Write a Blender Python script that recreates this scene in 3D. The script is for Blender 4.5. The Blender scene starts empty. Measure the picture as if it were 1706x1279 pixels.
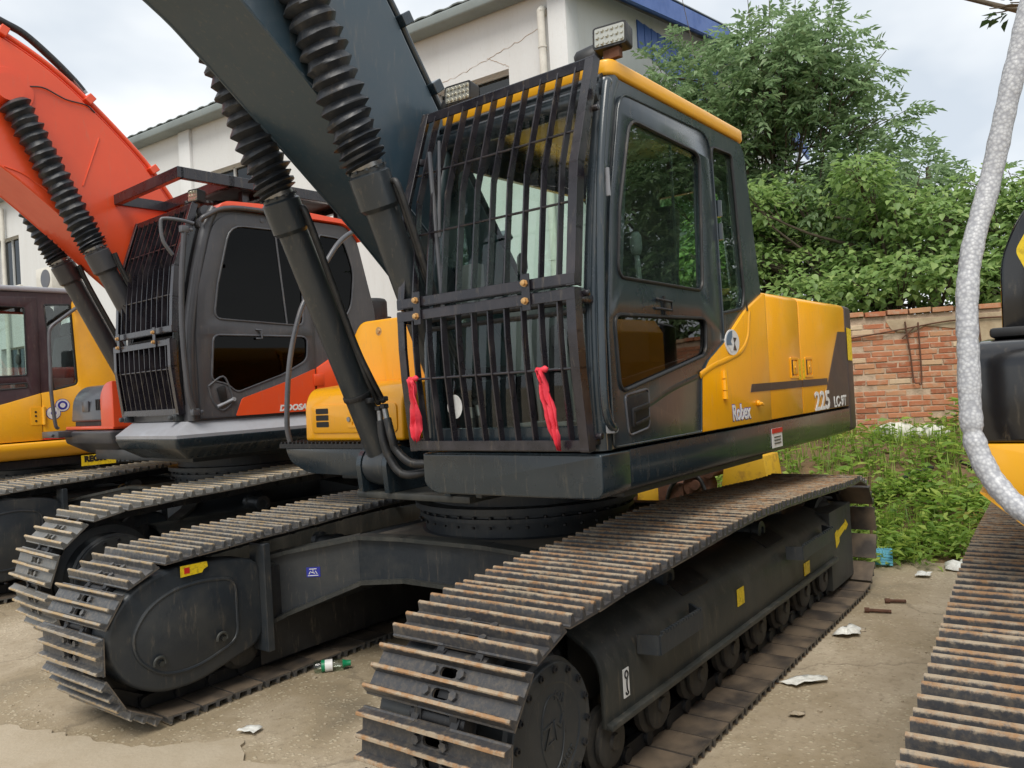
import bpy, bmesh, math, random
import numpy as np
from mathutils import Vector, Matrix
from mathutils.geometry import tessellate_polygon
PI = math.pi
random.seed(7)
scene = bpy.context.scene
C = scene.collection

# ------------------------------------------------------------------ camera
def view_axes(yaw, pitch, roll):
    f = Vector((math.cos(yaw)*math.cos(pitch), math.sin(yaw)*math.cos(pitch), math.sin(pitch)))
    r = f.cross(Vector((0, 0, 1))).normalized()
    u = r.cross(f)
    c, s = math.cos(roll), math.sin(roll)
    return c*r + s*u, -s*r + c*u, f
cam_d = bpy.data.cameras.new('camera')
cam = bpy.data.objects.new('camera', cam_d); C.objects.link(cam)
r_, u_, f_ = view_axes(3.7847755, 0.0054083, -0.0554276)
m = Matrix((r_, u_, -f_)).transposed().to_4x4()
m.translation = Vector((4.0038, 2.9375, 1.5898))
cam.matrix_world = m
cam_d.sensor_width = 36.0
cam_d.lens = 36.0*1328.2/1706
cam_d.clip_start = 0.05
cam_d.clip_end = 500
scene.camera = cam

# ------------------------------------------------------------------ sky, sun, exposure
SUN_EL, SUN_AZ = math.radians(56), math.radians(24)      # azimuth measured from +X towards +Y
world = bpy.data.worlds.new('World'); scene.world = world
world.use_nodes = True
wn, wl = world.node_tree.nodes, world.node_tree.links
wn.clear()
wo = wn.new('ShaderNodeOutputWorld'); bg = wn.new('ShaderNodeBackground')
bg.inputs['Strength'].default_value = 0.1
sky = wn.new('ShaderNodeTexSky'); sky.sky_type = 'NISHITA'; sky.sun_disc = False
sky.sun_elevation = SUN_EL; sky.sun_rotation = PI/2 - SUN_AZ
tc = wn.new('ShaderNodeTexCoord'); mp = wn.new('ShaderNodeMapping')
mp.inputs['Scale'].default_value = (1, 1, 2.2); mp.inputs['Location'].default_value = (0.35, 1.9, 0.2)
n1 = wn.new('ShaderNodeTexNoise'); n1.inputs['Scale'].default_value = 1.7; n1.inputs['Detail'].default_value = 5
n1.inputs['Roughness'].default_value = 0.5
cr = wn.new('ShaderNodeValToRGB')
cr.color_ramp.elements[0].position = 0.42; cr.color_ramp.elements[0].color = (4.5, 4.95, 5.45, 1)
cr.color_ramp.elements[1].position = 0.60; cr.color_ramp.elements[1].color = (7.0, 7.15, 7.2, 1)
mx = wn.new('ShaderNodeMix'); mx.data_type = 'RGBA'; mx.inputs['Factor'].default_value = 0.93
wl.new(tc.outputs['Generated'], mp.inputs['Vector']); wl.new(mp.outputs['Vector'], n1.inputs['Vector'])
wl.new(n1.outputs['Fac'], cr.inputs['Fac'])
wl.new(sky.outputs['Color'], mx.inputs['A']); wl.new(cr.outputs['Color'], mx.inputs['B'])
wl.new(mx.outputs['Result'], bg.inputs['Color']); wl.new(bg.outputs['Background'], wo.inputs['Surface'])
sd = bpy.data.lights.new('sun', 'SUN'); sd.energy = 1.9; sd.angle = math.radians(32); sd.color = (1.0, 0.95, 0.87)
so = bpy.data.objects.new('sun', sd); C.objects.link(so)
sv = Vector((math.cos(SUN_EL)*math.cos(SUN_AZ), math.cos(SUN_EL)*math.sin(SUN_AZ), math.sin(SUN_EL)))
so.rotation_euler = sv.to_track_quat('Z', 'Y').to_euler(); so.location = sv*30
scene.view_settings.view_transform = 'Standard'; scene.view_settings.look = 'None'
scene.view_settings.exposure = 0.68; scene.view_settings.gamma = 1.0
scene.view_settings.use_curve_mapping = False

# ------------------------------------------------------------------ materials
def lin(r, g, b):
    return tuple(((c/255)/12.92 if c/255 <= .04045 else ((c/255+.055)/1.055)**2.4) for c in (r, g, b)) + (1,)
MATS = {}
DUST = lin(150, 135, 112)
def nodes_of(name):
    mt = bpy.data.materials.new(name); mt.use_nodes = True
    return mt, mt.node_tree.nodes, mt.node_tree.links, mt.node_tree.nodes['Principled BSDF']
def paint(name, col, rough=0.4, metal=0.0, dust=None, amt=0.3, scale=4.0, bump=0.0, bscale=60.0, coat=0.0, streak=False, lo=.45, hi=.75, spec=None, grime=.35):
    """Paint, rubber, plaster: a base colour worn by patches of a second colour, with fine relief."""
    mt, N, L, b = nodes_of(name)
    b.inputs['Roughness'].default_value = rough; b.inputs['Metallic'].default_value = metal
    if coat: b.inputs['Coat Weight'].default_value = coat; b.inputs['Coat Roughness'].default_value = 0.12
    if spec is not None: b.inputs['Specular IOR Level'].default_value = spec
    b.inputs['Base Color'].default_value = col
    tcn = N.new('ShaderNodeTexCoord')
    if dust:
        no = N.new('ShaderNodeTexNoise'); no.inputs['Scale'].default_value = scale; no.inputs['Detail'].default_value = 8
        no.inputs['Roughness'].default_value = 0.65
        if streak:
            mpn = N.new('ShaderNodeMapping'); mpn.inputs['Scale'].default_value = (1, 1, .12)
            L.new(tcn.outputs['Object'], mpn.inputs['Vector']); L.new(mpn.outputs['Vector'], no.inputs['Vector'])
        else:
            L.new(tcn.outputs['Object'], no.inputs['Vector'])
        rp_ = N.new('ShaderNodeMapRange'); rp_.inputs['From Min'].default_value = lo; rp_.inputs['From Max'].default_value = hi
        rp_.inputs['To Max'].default_value = amt
        L.new(no.outputs['Fac'], rp_.inputs['Value'])
        mi = N.new('ShaderNodeMix'); mi.data_type = 'RGBA'
        mi.inputs['A'].default_value = col; mi.inputs['B'].default_value = dust
        L.new(rp_.outputs['Result'], mi.inputs['Factor'])
        geo = N.new('ShaderNodeNewGeometry'); m3 = N.new('ShaderNodeMapping'); m3.inputs['Scale'].default_value = (1, 1, .16)
        ns = N.new('ShaderNodeTexNoise'); ns.inputs['Scale'].default_value = 38; ns.inputs['Detail'].default_value = 9; ns.inputs['Roughness'].default_value = .72
        L.new(geo.outputs['Position'], m3.inputs['Vector']); L.new(m3.outputs['Vector'], ns.inputs['Vector'])
        rs = N.new('ShaderNodeMapRange'); rs.inputs['From Min'].default_value = .56; rs.inputs['From Max'].default_value = .80; rs.inputs['To Max'].default_value = grime
        L.new(ns.outputs['Fac'], rs.inputs['Value'])
        m4 = N.new('ShaderNodeMix'); m4.data_type = 'RGBA'; m4.inputs['B'].default_value = DUST
        L.new(mi.outputs['Result'], m4.inputs['A']); L.new(rs.outputs['Result'], m4.inputs['Factor']); L.new(m4.outputs['Result'], b.inputs['Base Color'])
        rr = N.new('ShaderNodeMapRange'); rr.inputs['To Min'].default_value = rough; rr.inputs['To Max'].default_value = min(1, rough+.35)
        L.new(rp_.outputs['Result'], rr.inputs['Value']); L.new(rr.outputs['Result'], b.inputs['Roughness'])
    if bump:
        nb = N.new('ShaderNodeTexNoise'); nb.inputs['Scale'].default_value = bscale; nb.inputs['Detail'].default_value = 4
        L.new(tcn.outputs['Object'], nb.inputs['Vector'])
        bp = N.new('ShaderNodeBump'); bp.inputs['Strength'].default_value = bump; bp.inputs['Distance'].default_value = 0.01
        L.new(nb.outputs['Fac'], bp.inputs['Height']); L.new(bp.outputs['Normal'], b.inputs['Normal'])
    MATS[name] = mt
    return mt
paint('dark_paint', lin(32, 43, 50), .26, dust=lin(66, 70, 72), amt=.4, scale=2.2, coat=.45, bump=.03, bscale=9)
paint('boom_paint', lin(52, 70, 82), .3, dust=lin(86, 88, 90), amt=.5, scale=1.6, coat=.25, bump=.03, bscale=7)
paint('top_dust', lin(112, 104, 92), .8, dust=lin(76, 76, 74), amt=.8, scale=3, bump=.2, bscale=40)
paint('frame_paint', lin(42, 47, 52), .42, dust=lin(78, 76, 70), amt=.55, scale=3.5, bump=.08, bscale=40)
paint('barrel_paint', lin(44, 50, 55), .34, dust=lin(84, 82, 78), amt=.45, scale=5, coat=.2, streak=True)
paint('barrel_grey', lin(58, 58, 62), .38, dust=lin(88, 86, 84), amt=.45, scale=5, coat=.2, streak=True)
paint('frame_dusty', lin(48, 50, 48), .5, dust=lin(84, 81, 73), amt=.7, scale=7, streak=True, bump=.08, bscale=40)
paint('cage_paint', lin(32, 30, 36), .26, dust=lin(70, 64, 68), amt=.5, scale=6, coat=.3, bump=.05, bscale=50)
paint('matte_black', lin(22, 23, 26), .5, dust=lin(60, 58, 56), amt=.4, scale=8)
paint('gloss_black', lin(14, 14, 17), .16, dust=lin(45, 42, 44), amt=.3, scale=5, coat=.5)
paint('rubber', lin(38, 42, 48), .42, dust=lin(80, 78, 76), amt=.45, scale=14, bump=.15, bscale=70)
paint('yellow_paint', lin(244, 171, 8), .3, dust=lin(228, 152, 20), amt=.5, scale=1.8, coat=.4, bump=.02, bscale=6)
paint('amber_paint', lin(234, 170, 34), .34, dust=lin(210, 150, 44), amt=.6, scale=2.5, coat=.3, bump=.02, bscale=6)
paint('orange_paint', lin(228, 80, 38), .36, dust=lin(204, 74, 50), amt=.6, scale=1.3, coat=.3, bump=.02, bscale=6)
paint('grey_paint', lin(70, 72, 78), .38, dust=lin(112, 110, 110), amt=.5, scale=3, coat=.25, bump=.02, bscale=8)
paint('silver_paint', lin(150, 152, 158), .35, dust=lin(120, 118, 118), amt=.5, scale=4, coat=.3)
paint('charcoal_cab', lin(62, 62, 66), .4, dust=lin(90, 88, 90), amt=.4, scale=3, coat=.2)
paint('brown_cab', lin(56, 40, 44), .4, dust=lin(80, 66, 66), amt=.5, scale=4)
paint('decal_brown', lin(66, 54, 54), .4, dust=lin(88, 76, 72), amt=.5, scale=6)
paint('white_decal', lin(226, 226, 224), .45, dust=lin(170, 166, 158), amt=.4, scale=20)
paint('red_decal', lin(196, 40, 36), .45)
paint('blue_decal', lin(40, 48, 150), .45)
paint('emblem_blue', lin(92, 116, 138), .35)
paint('sticker_yellow', lin(228, 196, 30), .45, dust=lin(150, 126, 30), amt=.5, scale=50, lo=.5, hi=.6)
paint('ink', lin(24, 22, 22), .6)
paint('steel_bright', lin(150, 150, 150), .3, metal=.85, dust=lin(110, 100, 90), amt=.5, scale=30)
paint('brass', lin(206, 164, 110), .35, metal=.5, dust=lin(120, 92, 60), amt=.5, scale=60)
paint('hose', lin(30, 31, 34), .45, dust=lin(72, 70, 66), amt=.4, scale=20, bump=.1, bscale=90)
paint('ribbon', lin(222, 58, 74), .6, dust=lin(206, 40, 62), amt=.7, scale=25, bump=.2, bscale=60)
paint('plate_under', lin(58, 54, 50), .7, dust=lin(120, 102, 80), amt=.8, scale=6, bump=.2, bscale=60)
paint('rust', lin(96, 62, 44), .8, dust=lin(60, 44, 38), amt=.8, scale=18, bump=.3, bscale=60)
paint('old_yellow', lin(206, 160, 34), .55, dust=lin(120, 80, 44), amt=.7, scale=7, lo=.5, hi=.7, bump=.1)
paint('roller', lin(50, 49, 47), .6, dust=lin(92, 84, 72), amt=.6, scale=12, bump=.2, bscale=50)
paint('white_wall', lin(204, 205, 204), .85, dust=lin(178, 175, 168), amt=.6, scale=.9, bump=.25, bscale=14, streak=True, lo=.5, hi=.85)
paint('roof_sheet', lin(120, 128, 126), .55, dust=lin(92, 98, 98), amt=.6, scale=1.2, streak=False)
paint('blue_sheet', lin(52, 92, 164), .45, dust=lin(40, 70, 130), amt=.5, scale=2)
paint('pipe_white', lin(208, 205, 196), .6, dust=lin(150, 146, 138), amt=.5, scale=4)
paint('window_frame', lin(188, 190, 188), .5)
paint('plaster', lin(176, 158, 130), .9, dust=lin(140, 116, 92), amt=.8, scale=5, bump=.4, bscale=30)
paint('mortar', lin(190, 166, 142), .95, dust=lin(128, 104, 84), amt=.8, scale=9, bump=.5, bscale=50)
paint('sack', lin(205, 203, 192), .8, dust=lin(150, 146, 130), amt=.7, scale=9, bump=.4, bscale=16)
paint('litter_white', lin(222, 222, 216), .7, dust=lin(170, 164, 150), amt=.6, scale=30)
paint('litter_brown', lin(92, 58, 40), .7, dust=lin(50, 36, 28), amt=.8, scale=40)
paint('blue_net', lin(92, 170, 196), .6)
paint('stake_wood', lin(110, 92, 62), .8, dust=lin(70, 58, 42), amt=.7, scale=12, bump=.3)
paint('bark', lin(92, 82, 68), .9, dust=lin(58, 52, 44), amt=.8, scale=8, bump=.6, bscale=25)
paint('green_plastic', lin(20, 128, 84), .35)
paint('interior_grey', lin(96, 98, 98), .6)
paint('seat_cloth', lin(60, 58, 62), .85)
paint('interior_pale', lin(170, 172, 166), .6)
def brick_mat():
    mt, N, L, b = nodes_of('brick'); b.inputs['Roughness'].default_value = .9
    oi = N.new('ShaderNodeObjectInfo'); rmp = N.new('ShaderNodeValToRGB')
    e = rmp.color_ramp.elements
    e[0].color = lin(150, 90, 62); e[1].position = 1.0; e[1].color = lin(204, 182, 152)
    for pos, col in ((.3, lin(172, 106, 74)), (.6, lin(182, 122, 88)), (.82, lin(184, 142, 106))):
        q = rmp.color_ramp.elements.new(pos); q.color = col
    L.new(oi.outputs['Random'], rmp.inputs['Fac'])
    tcn = N.new('ShaderNodeTexCoord'); no = N.new('ShaderNodeTexNoise'); no.inputs['Scale'].default_value = 14; no.inputs['Detail'].default_value = 8
    geo = N.new('ShaderNodeNewGeometry')
    L.new(geo.outputs['Position'], no.inputs['Vector'])
    rg = N.new('ShaderNodeMapRange'); rg.inputs['From Min'].default_value = .5; rg.inputs['From Max'].default_value = .72; rg.inputs['To Max'].default_value = .65
    L.new(no.outputs['Fac'], rg.inputs['Value'])
    mi = N.new('ShaderNodeMix'); mi.data_type = 'RGBA'; mi.inputs['B'].default_value = lin(176, 158, 134)
    L.new(rg.outputs['Result'], mi.inputs['Factor']); L.new(rmp.outputs['Color'], mi.inputs['A']); L.new(mi.outputs['Result'], b.inputs['Base Color'])
    bp = N.new('ShaderNodeBump'); bp.inputs['Strength'].default_value = .5; bp.inputs['Distance'].default_value = .01
    L.new(no.outputs['Fac'], bp.inputs['Height']); L.new(bp.outputs['Normal'], b.inputs['Normal'])
    MATS['brick'] = mt
brick_mat()
def shoe_mat(name, base, tip, tipamt, plate_dust, patch):
    """Track shoe steel: grouser tips worn and caked with earth, plate grey with dust patches."""
    mt, N, L, b = nodes_of(name); b.inputs['Roughness'].default_value = .5
    tcn = N.new('ShaderNodeTexCoord'); oi = N.new('ShaderNodeObjectInfo')
    ad = N.new('ShaderNodeVectorMath'); ad.operation = 'MULTIPLY_ADD'
    ad.inputs[1].default_value = (1, 1, 1)
    sc = N.new('ShaderNodeVectorMath'); sc.operation = 'SCALE'; sc.inputs['Scale'].default_value = 40
    cb = N.new('ShaderNodeCombineXYZ')
    for k in ('X', 'Y'): L.new(oi.outputs['Random'], cb.inputs[k])
    L.new(cb.outputs['Vector'], sc.inputs[0]); L.new(tcn.outputs['Object'], ad.inputs[0]); L.new(sc.outputs['Vector'], ad.inputs[2])
    no = N.new('ShaderNodeTexNoise'); no.inputs['Scale'].default_value = 14; no.inputs['Detail'].default_value = 8; no.inputs['Roughness'].default_value = .7
    n2 = N.new('ShaderNodeTexNoise'); n2.inputs['Scale'].default_value = 5; n2.inputs['Detail'].default_value = 5
    L.new(ad.outputs['Vector'], no.inputs['Vector']); L.new(ad.outputs['Vector'], n2.inputs['Vector'])
    sx = N.new('ShaderNodeSeparateXYZ'); L.new(tcn.outputs['Object'], sx.inputs['Vector'])
    m1 = N.new('ShaderNodeMath'); m1.operation = 'MULTIPLY_ADD'; m1.inputs[1].default_value = .03
    n3 = N.new('ShaderNodeTexNoise'); n3.inputs['Scale'].default_value = 45; n3.inputs['Detail'].default_value = 9; n3.inputs['Roughness'].default_value = .75; L.new(ad.outputs['Vector'], n3.inputs['Vector']); L.new(n3.outputs['Fac'], m1.inputs[0]); L.new(sx.outputs['Z'], m1.inputs[2])
    r1 = N.new('ShaderNodeMapRange'); r1.inputs['From Min'].default_value = .052; r1.inputs['From Max'].default_value = .059; r1.inputs['To Max'].default_value = tipamt
    L.new(m1.outputs['Value'], r1.inputs['Value'])
    r2 = N.new('ShaderNodeMapRange'); r2.inputs['From Min'].default_value = .46; r2.inputs['From Max'].default_value = .72; r2.inputs['To Max'].default_value = patch
    L.new(n3.outputs['Fac'], r2.inputs['Value'])
    ma = N.new('ShaderNodeMix'); ma.data_type = 'RGBA'; ma.inputs['A'].default_value = base; ma.inputs['B'].default_value = plate_dust
    L.new(r2.outputs['Result'], ma.inputs['Factor'])
    tr = N.new('ShaderNodeValToRGB'); tr.color_ramp.elements[0].color = tip[0]; tr.color_ramp.elements[1].color = tip[1]
    tr.color_ramp.elements[0].position = .44; tr.color_ramp.elements[1].position = .58
    L.new(no.outputs['Fac'], tr.inputs['Fac'])
    mb = N.new('ShaderNodeMix'); mb.data_type = 'RGBA'
    L.new(r1.outputs['Result'], mb.inputs['Factor']); L.new(ma.outputs['Result'], mb.inputs['A']); L.new(tr.outputs['Color'], mb.inputs['B'])
    L.new(mb.outputs['Result'], b.inputs['Base Color'])
    ro = N.new('ShaderNodeMapRange'); ro.inputs['To Min'].default_value = .38; ro.inputs['To Max'].default_value = .85
    L.new(r1.outputs['Result'], ro.inputs['Value']); L.new(ro.outputs['Result'], b.inputs['Roughness'])
    inn = N.new('ShaderNodeMapRange'); inn.inputs['From Min'].default_value = .006; inn.inputs['From Max'].default_value = .0; inn.inputs['To Max'].default_value = .85
    L.new(sx.outputs['Z'], inn.inputs['Value'])
    mc = N.new('ShaderNodeMix'); mc.data_type = 'RGBA'; L.new(inn.outputs['Result'], mc.inputs['Factor']); L.new(mb.outputs['Result'], mc.inputs['A'])
    tr2 = N.new('ShaderNodeValToRGB'); tr2.color_ramp.elements[0].color = lin(68, 62, 57); tr2.color_ramp.elements[1].color = lin(122, 107, 90)
    tr2.color_ramp.elements[0].position = .38; tr2.color_ramp.elements[1].position = .62; L.new(n2.outputs['Fac'], tr2.inputs['Fac'])
    L.new(tr2.outputs['Color'], mc.inputs['B']); L.new(mc.outputs['Result'], b.inputs['Base Color'])
    bp = N.new('ShaderNodeBump'); bp.inputs['Strength'].default_value = .35; bp.inputs['Distance'].default_value = .006
    L.new(no.outputs['Fac'], bp.inputs['Height']); L.new(bp.outputs['Normal'], b.inputs['Normal'])
    MATS[name] = mt
shoe_mat('shoe_worn', lin(58, 58, 60), (lin(160, 144, 122), lin(152, 116, 80)), .92, lin(112, 101, 86), .6)
shoe_mat('shoe_mid', lin(68, 69, 71), (lin(158, 148, 132), lin(164, 140, 104)), .9, lin(130, 121, 108), .75)
shoe_mat('shoe_pale', lin(90, 90, 88), (lin(176, 162, 140), lin(170, 146, 108)), .95, lin(140, 130, 114), .6)
def glass_mat(name, tint, refl=1.0, rough=0.0):
    mt = bpy.data.materials.new(name); mt.use_nodes = True
    N, L = mt.node_tree.nodes, mt.node_tree.links; N.clear()
    o = N.new('ShaderNodeOutputMaterial'); tr = N.new('ShaderNodeBsdfTransparent'); gl = N.new('ShaderNodeBsdfGlossy')
    tr.inputs['Color'].default_value = tint; gl.inputs['Roughness'].default_value = rough
    gl.inputs['Color'].default_value = (refl, refl, refl, 1)
    geo = N.new('ShaderNodeNewGeometry'); dt = N.new('ShaderNodeVectorMath'); dt.operation = 'DOT_PRODUCT'
    L.new(geo.outputs['Incoming'], dt.inputs[0]); L.new(geo.outputs['Normal'], dt.inputs[1])
    prev = dt.outputs['Value']                                 # Schlick reflectance, the same from both sides of the pane
    for op, val in (('ABSOLUTE', None), ('SUBTRACT', 1.0), ('POWER', 5.0), ('MULTIPLY_ADD', .93)):
        mn = N.new('ShaderNodeMath'); mn.operation = op
        if op == 'SUBTRACT': mn.inputs[0].default_value = 1.0; L.new(prev, mn.inputs[1])
        else:
            L.new(prev, mn.inputs[0])
            if val is not None: mn.inputs[1].default_value = val
            if op == 'MULTIPLY_ADD': mn.inputs[2].default_value = .055
        prev = mn.outputs['Value']
    ms = N.new('ShaderNodeMixShader')
    L.new(prev, ms.inputs['Fac']); L.new(tr.outputs['BSDF'], ms.inputs[1]); L.new(gl.outputs['BSDF'], ms.inputs[2])
    L.new(ms.outputs['Shader'], o.inputs['Surface']); MATS[name] = mt
glass_mat('cab_glass', (.86, .95, .91, 1))
glass_mat('dark_glass', (.04, .045, .05, 1), .22)
glass_mat('tinted_glass', (.34, .30, .27, 1), 1.0)
glass_mat('clear_glass', (.86, .92, .90, 1), .9)
glass_mat('brown_glass', (.30, .26, .26, 1), .9)
glass_mat('bottle_plastic', (.78, .86, .82, 1), .9, .08)
glass_mat('pane_glass', (.18, .22, .24, 1), 1.0)
def lens_mat():
    mt, N, L, b = nodes_of('lamp_lens'); b.inputs['Base Color'].default_value = lin(196, 194, 182); b.inputs['Roughness'].default_value = .15
    b.inputs['Metallic'].default_value = .6; MATS['lamp_lens'] = mt
lens_mat()
def leaf_mat(name, c1, c2, c3):
    mt, N, L, b = nodes_of(name); b.inputs['Roughness'].default_value = .5
    geo = N.new('ShaderNodeNewGeometry'); rm = N.new('ShaderNodeValToRGB')
    rm.color_ramp.elements[0].color = c1; rm.color_ramp.elements[1].color = c3
    q = rm.color_ramp.elements.new(.55); q.color = c2
    L.new(geo.outputs['Random Per Island'], rm.inputs['Fac']); L.new(rm.outputs['Color'], b.inputs['Base Color'])
    tl = N.new('ShaderNodeBsdfTranslucent'); L.new(rm.outputs['Color'], tl.inputs['Color'])
    ms = N.new('ShaderNodeMixShader'); ms.inputs['Fac'].default_value = .48
    out = N['Material Output']
    L.new(b.outputs['BSDF'], ms.inputs[1]); L.new(tl.outputs['BSDF'], ms.inputs[2]); L.new(ms.outputs['Shader'], out.inputs['Surface'])
    MATS[name] = mt
leaf_mat('leaf_walnut', (.17, .27, .12, 1), (.24, .36, .17, 1), (.34, .46, .24, 1))
leaf_mat('leaf_broad', (.18, .29, .085, 1), (.26, .40, .12, 1), (.38, .50, .17, 1))
leaf_mat('leaf_weed', (.14, .25, .04, 1), (.24, .38, .06, 1), (.40, .50, .10, 1))
leaf_mat('leaf_backlit', (.02, .045, .015, 1), (.03, .06, .02, 1), (.05, .09, .03, 1))  # backlit look of the overhanging tree put into its leaf colour
leaf_mat('leaf_yellow', (.32, .30, .05, 1), (.38, .34, .08, 1), (.30, .22, .07, 1))
def ground_mat():
    mt, N, L, b = nodes_of('yard_concrete'); b.inputs['Roughness'].default_value = .85
    geo = N.new('ShaderNodeNewGeometry')
    def noise(s, d=6, r=.6, w=None):
        n = N.new('ShaderNodeTexNoise'); n.inputs['Scale'].default_value = s; n.inputs['Detail'].default_value = d; n.inputs['Roughness'].default_value = r
        L.new(geo.outputs['Position'], n.inputs['Vector']); return n
    def mapr(src, a, c, t0=0., t1=1.):
        r = N.new('ShaderNodeMapRange'); r.inputs['From Min'].default_value = a; r.inputs['From Max'].default_value = c
        r.inputs['To Min'].default_value = t0; r.inputs['To Max'].default_value = t1; L.new(src, r.inputs['Value']); return r.outputs['Result']
    def mix(f, a, c):
        x = N.new('ShaderNodeMix'); x.data_type = 'RGBA'; L.new(f, x.inputs['Factor'])
        if isinstance(a, tuple): x.inputs['A'].default_value = a
        else: L.new(a, x.inputs['A'])
        x.inputs['B'].default_value = c; return x.outputs['Result']
    big, mid, fine, peb = noise(.55, 8, .62), noise(2.3, 8, .6), noise(26, 6, .7), noise(70, 2, .5)
    c = mix(mapr(mid.outputs['Fac'], .35, .68), lin(156, 142, 120), lin(182, 168, 146))
    c = mix(mapr(big.outputs['Fac'], .46, .56), c, lin(146, 131, 106))
    c = mix(mapr(fine.outputs['Fac'], .52, .70, 0, .7), c, lin(122, 110, 90))
    vo = N.new('ShaderNodeTexVoronoi'); vo.inputs['Scale'].default_value = 34; L.new(geo.outputs['Position'], vo.inputs['Vector'])
    pm = N.new('ShaderNodeMath'); pm.operation = 'MULTIPLY'
    L.new(mapr(vo.outputs['Distance'], .34, .2), pm.inputs[0]); L.new(mapr(mid.outputs['Fac'], .40, .56, 0, .7), pm.inputs[1])
    c = mix(pm.outputs['Value'], c, lin(190, 178, 152))
    wv = N.new('ShaderNodeVectorMath'); wv.operation = 'MULTIPLY_ADD'; wv.inputs[1].default_value = (.5, .5, 0)
    L.new(mid.outputs['Color'], wv.inputs[0]); L.new(geo.outputs['Position'], wv.inputs[2])
    ck = N.new('ShaderNodeTexVoronoi'); ck.feature = 'DISTANCE_TO_EDGE'; ck.inputs['Scale'].default_value = .55; L.new(wv.outputs['Vector'], ck.inputs['Vector'])
    c = mix(mapr(ck.outputs['Distance'], .008, .002, 0, .35), c, lin(84, 74, 60))
    st = noise(1.1, 5, .55)
    c = mix(mapr(st.outputs['Fac'], .60, .72, 0, .55), c, lin(104, 96, 82))
    L.new(c, b.inputs['Base Color'])
    bp = N.new('ShaderNodeBump'); bp.inputs['Strength'].default_value = .5; bp.inputs['Distance'].default_value = .012
    ad = N.new('ShaderNodeMath'); ad.operation = 'ADD'; L.new(fine.outputs['Fac'], ad.inputs[0]); L.new(pm.outputs['Value'], ad.inputs[1])
    L.new(ad.outputs['Value'], bp.inputs['Height']); L.new(bp.outputs['Normal'], b.inputs['Normal'])
    L.new(mapr(big.outputs['Fac'], .5, .6, .9, .62), b.inputs['Roughness'])
    MATS['yard_concrete'] = mt
ground_mat()
paint('slab_crust', lin(168, 155, 134), .9, dust=lin(152, 137, 113), amt=.8, scale=3, bump=.35, bscale=50)
paint('bank_soil', lin(112, 88, 64), .95, dust=lin(84, 74, 50), amt=.8, scale=4, bump=.8, bscale=18)
def bubble_mat():
    mt, N, L, b = nodes_of('bubble_wrap'); b.inputs['Roughness'].default_value = .38; b.inputs['Base Color'].default_value = lin(196, 196, 198)
    tcn = N.new('ShaderNodeTexCoord'); vo = N.new('ShaderNodeTexVoronoi'); vo.inputs['Scale'].default_value = 105
    L.new(tcn.outputs['Object'], vo.inputs['Vector'])
    rm = N.new('ShaderNodeValToRGB'); rm.color_ramp.elements[0].color = lin(190, 191, 193); rm.color_ramp.elements[1].color = lin(152, 153, 158)
    rm.color_ramp.elements[0].position = .2; rm.color_ramp.elements[1].position = .75
    L.new(vo.outputs['Distance'], rm.inputs['Fac']); L.new(rm.outputs['Color'], b.inputs['Base Color'])
    bp = N.new('ShaderNodeBump'); bp.invert = True; bp.inputs['Strength'].default_value = .3; bp.inputs['Distance'].default_value = .004
    L.new(vo.outputs['Distance'], bp.inputs['Height']); L.new(bp.outputs['Normal'], b.inputs['Normal'])
    MATS['bubble_wrap'] = mt
bubble_mat()

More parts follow.
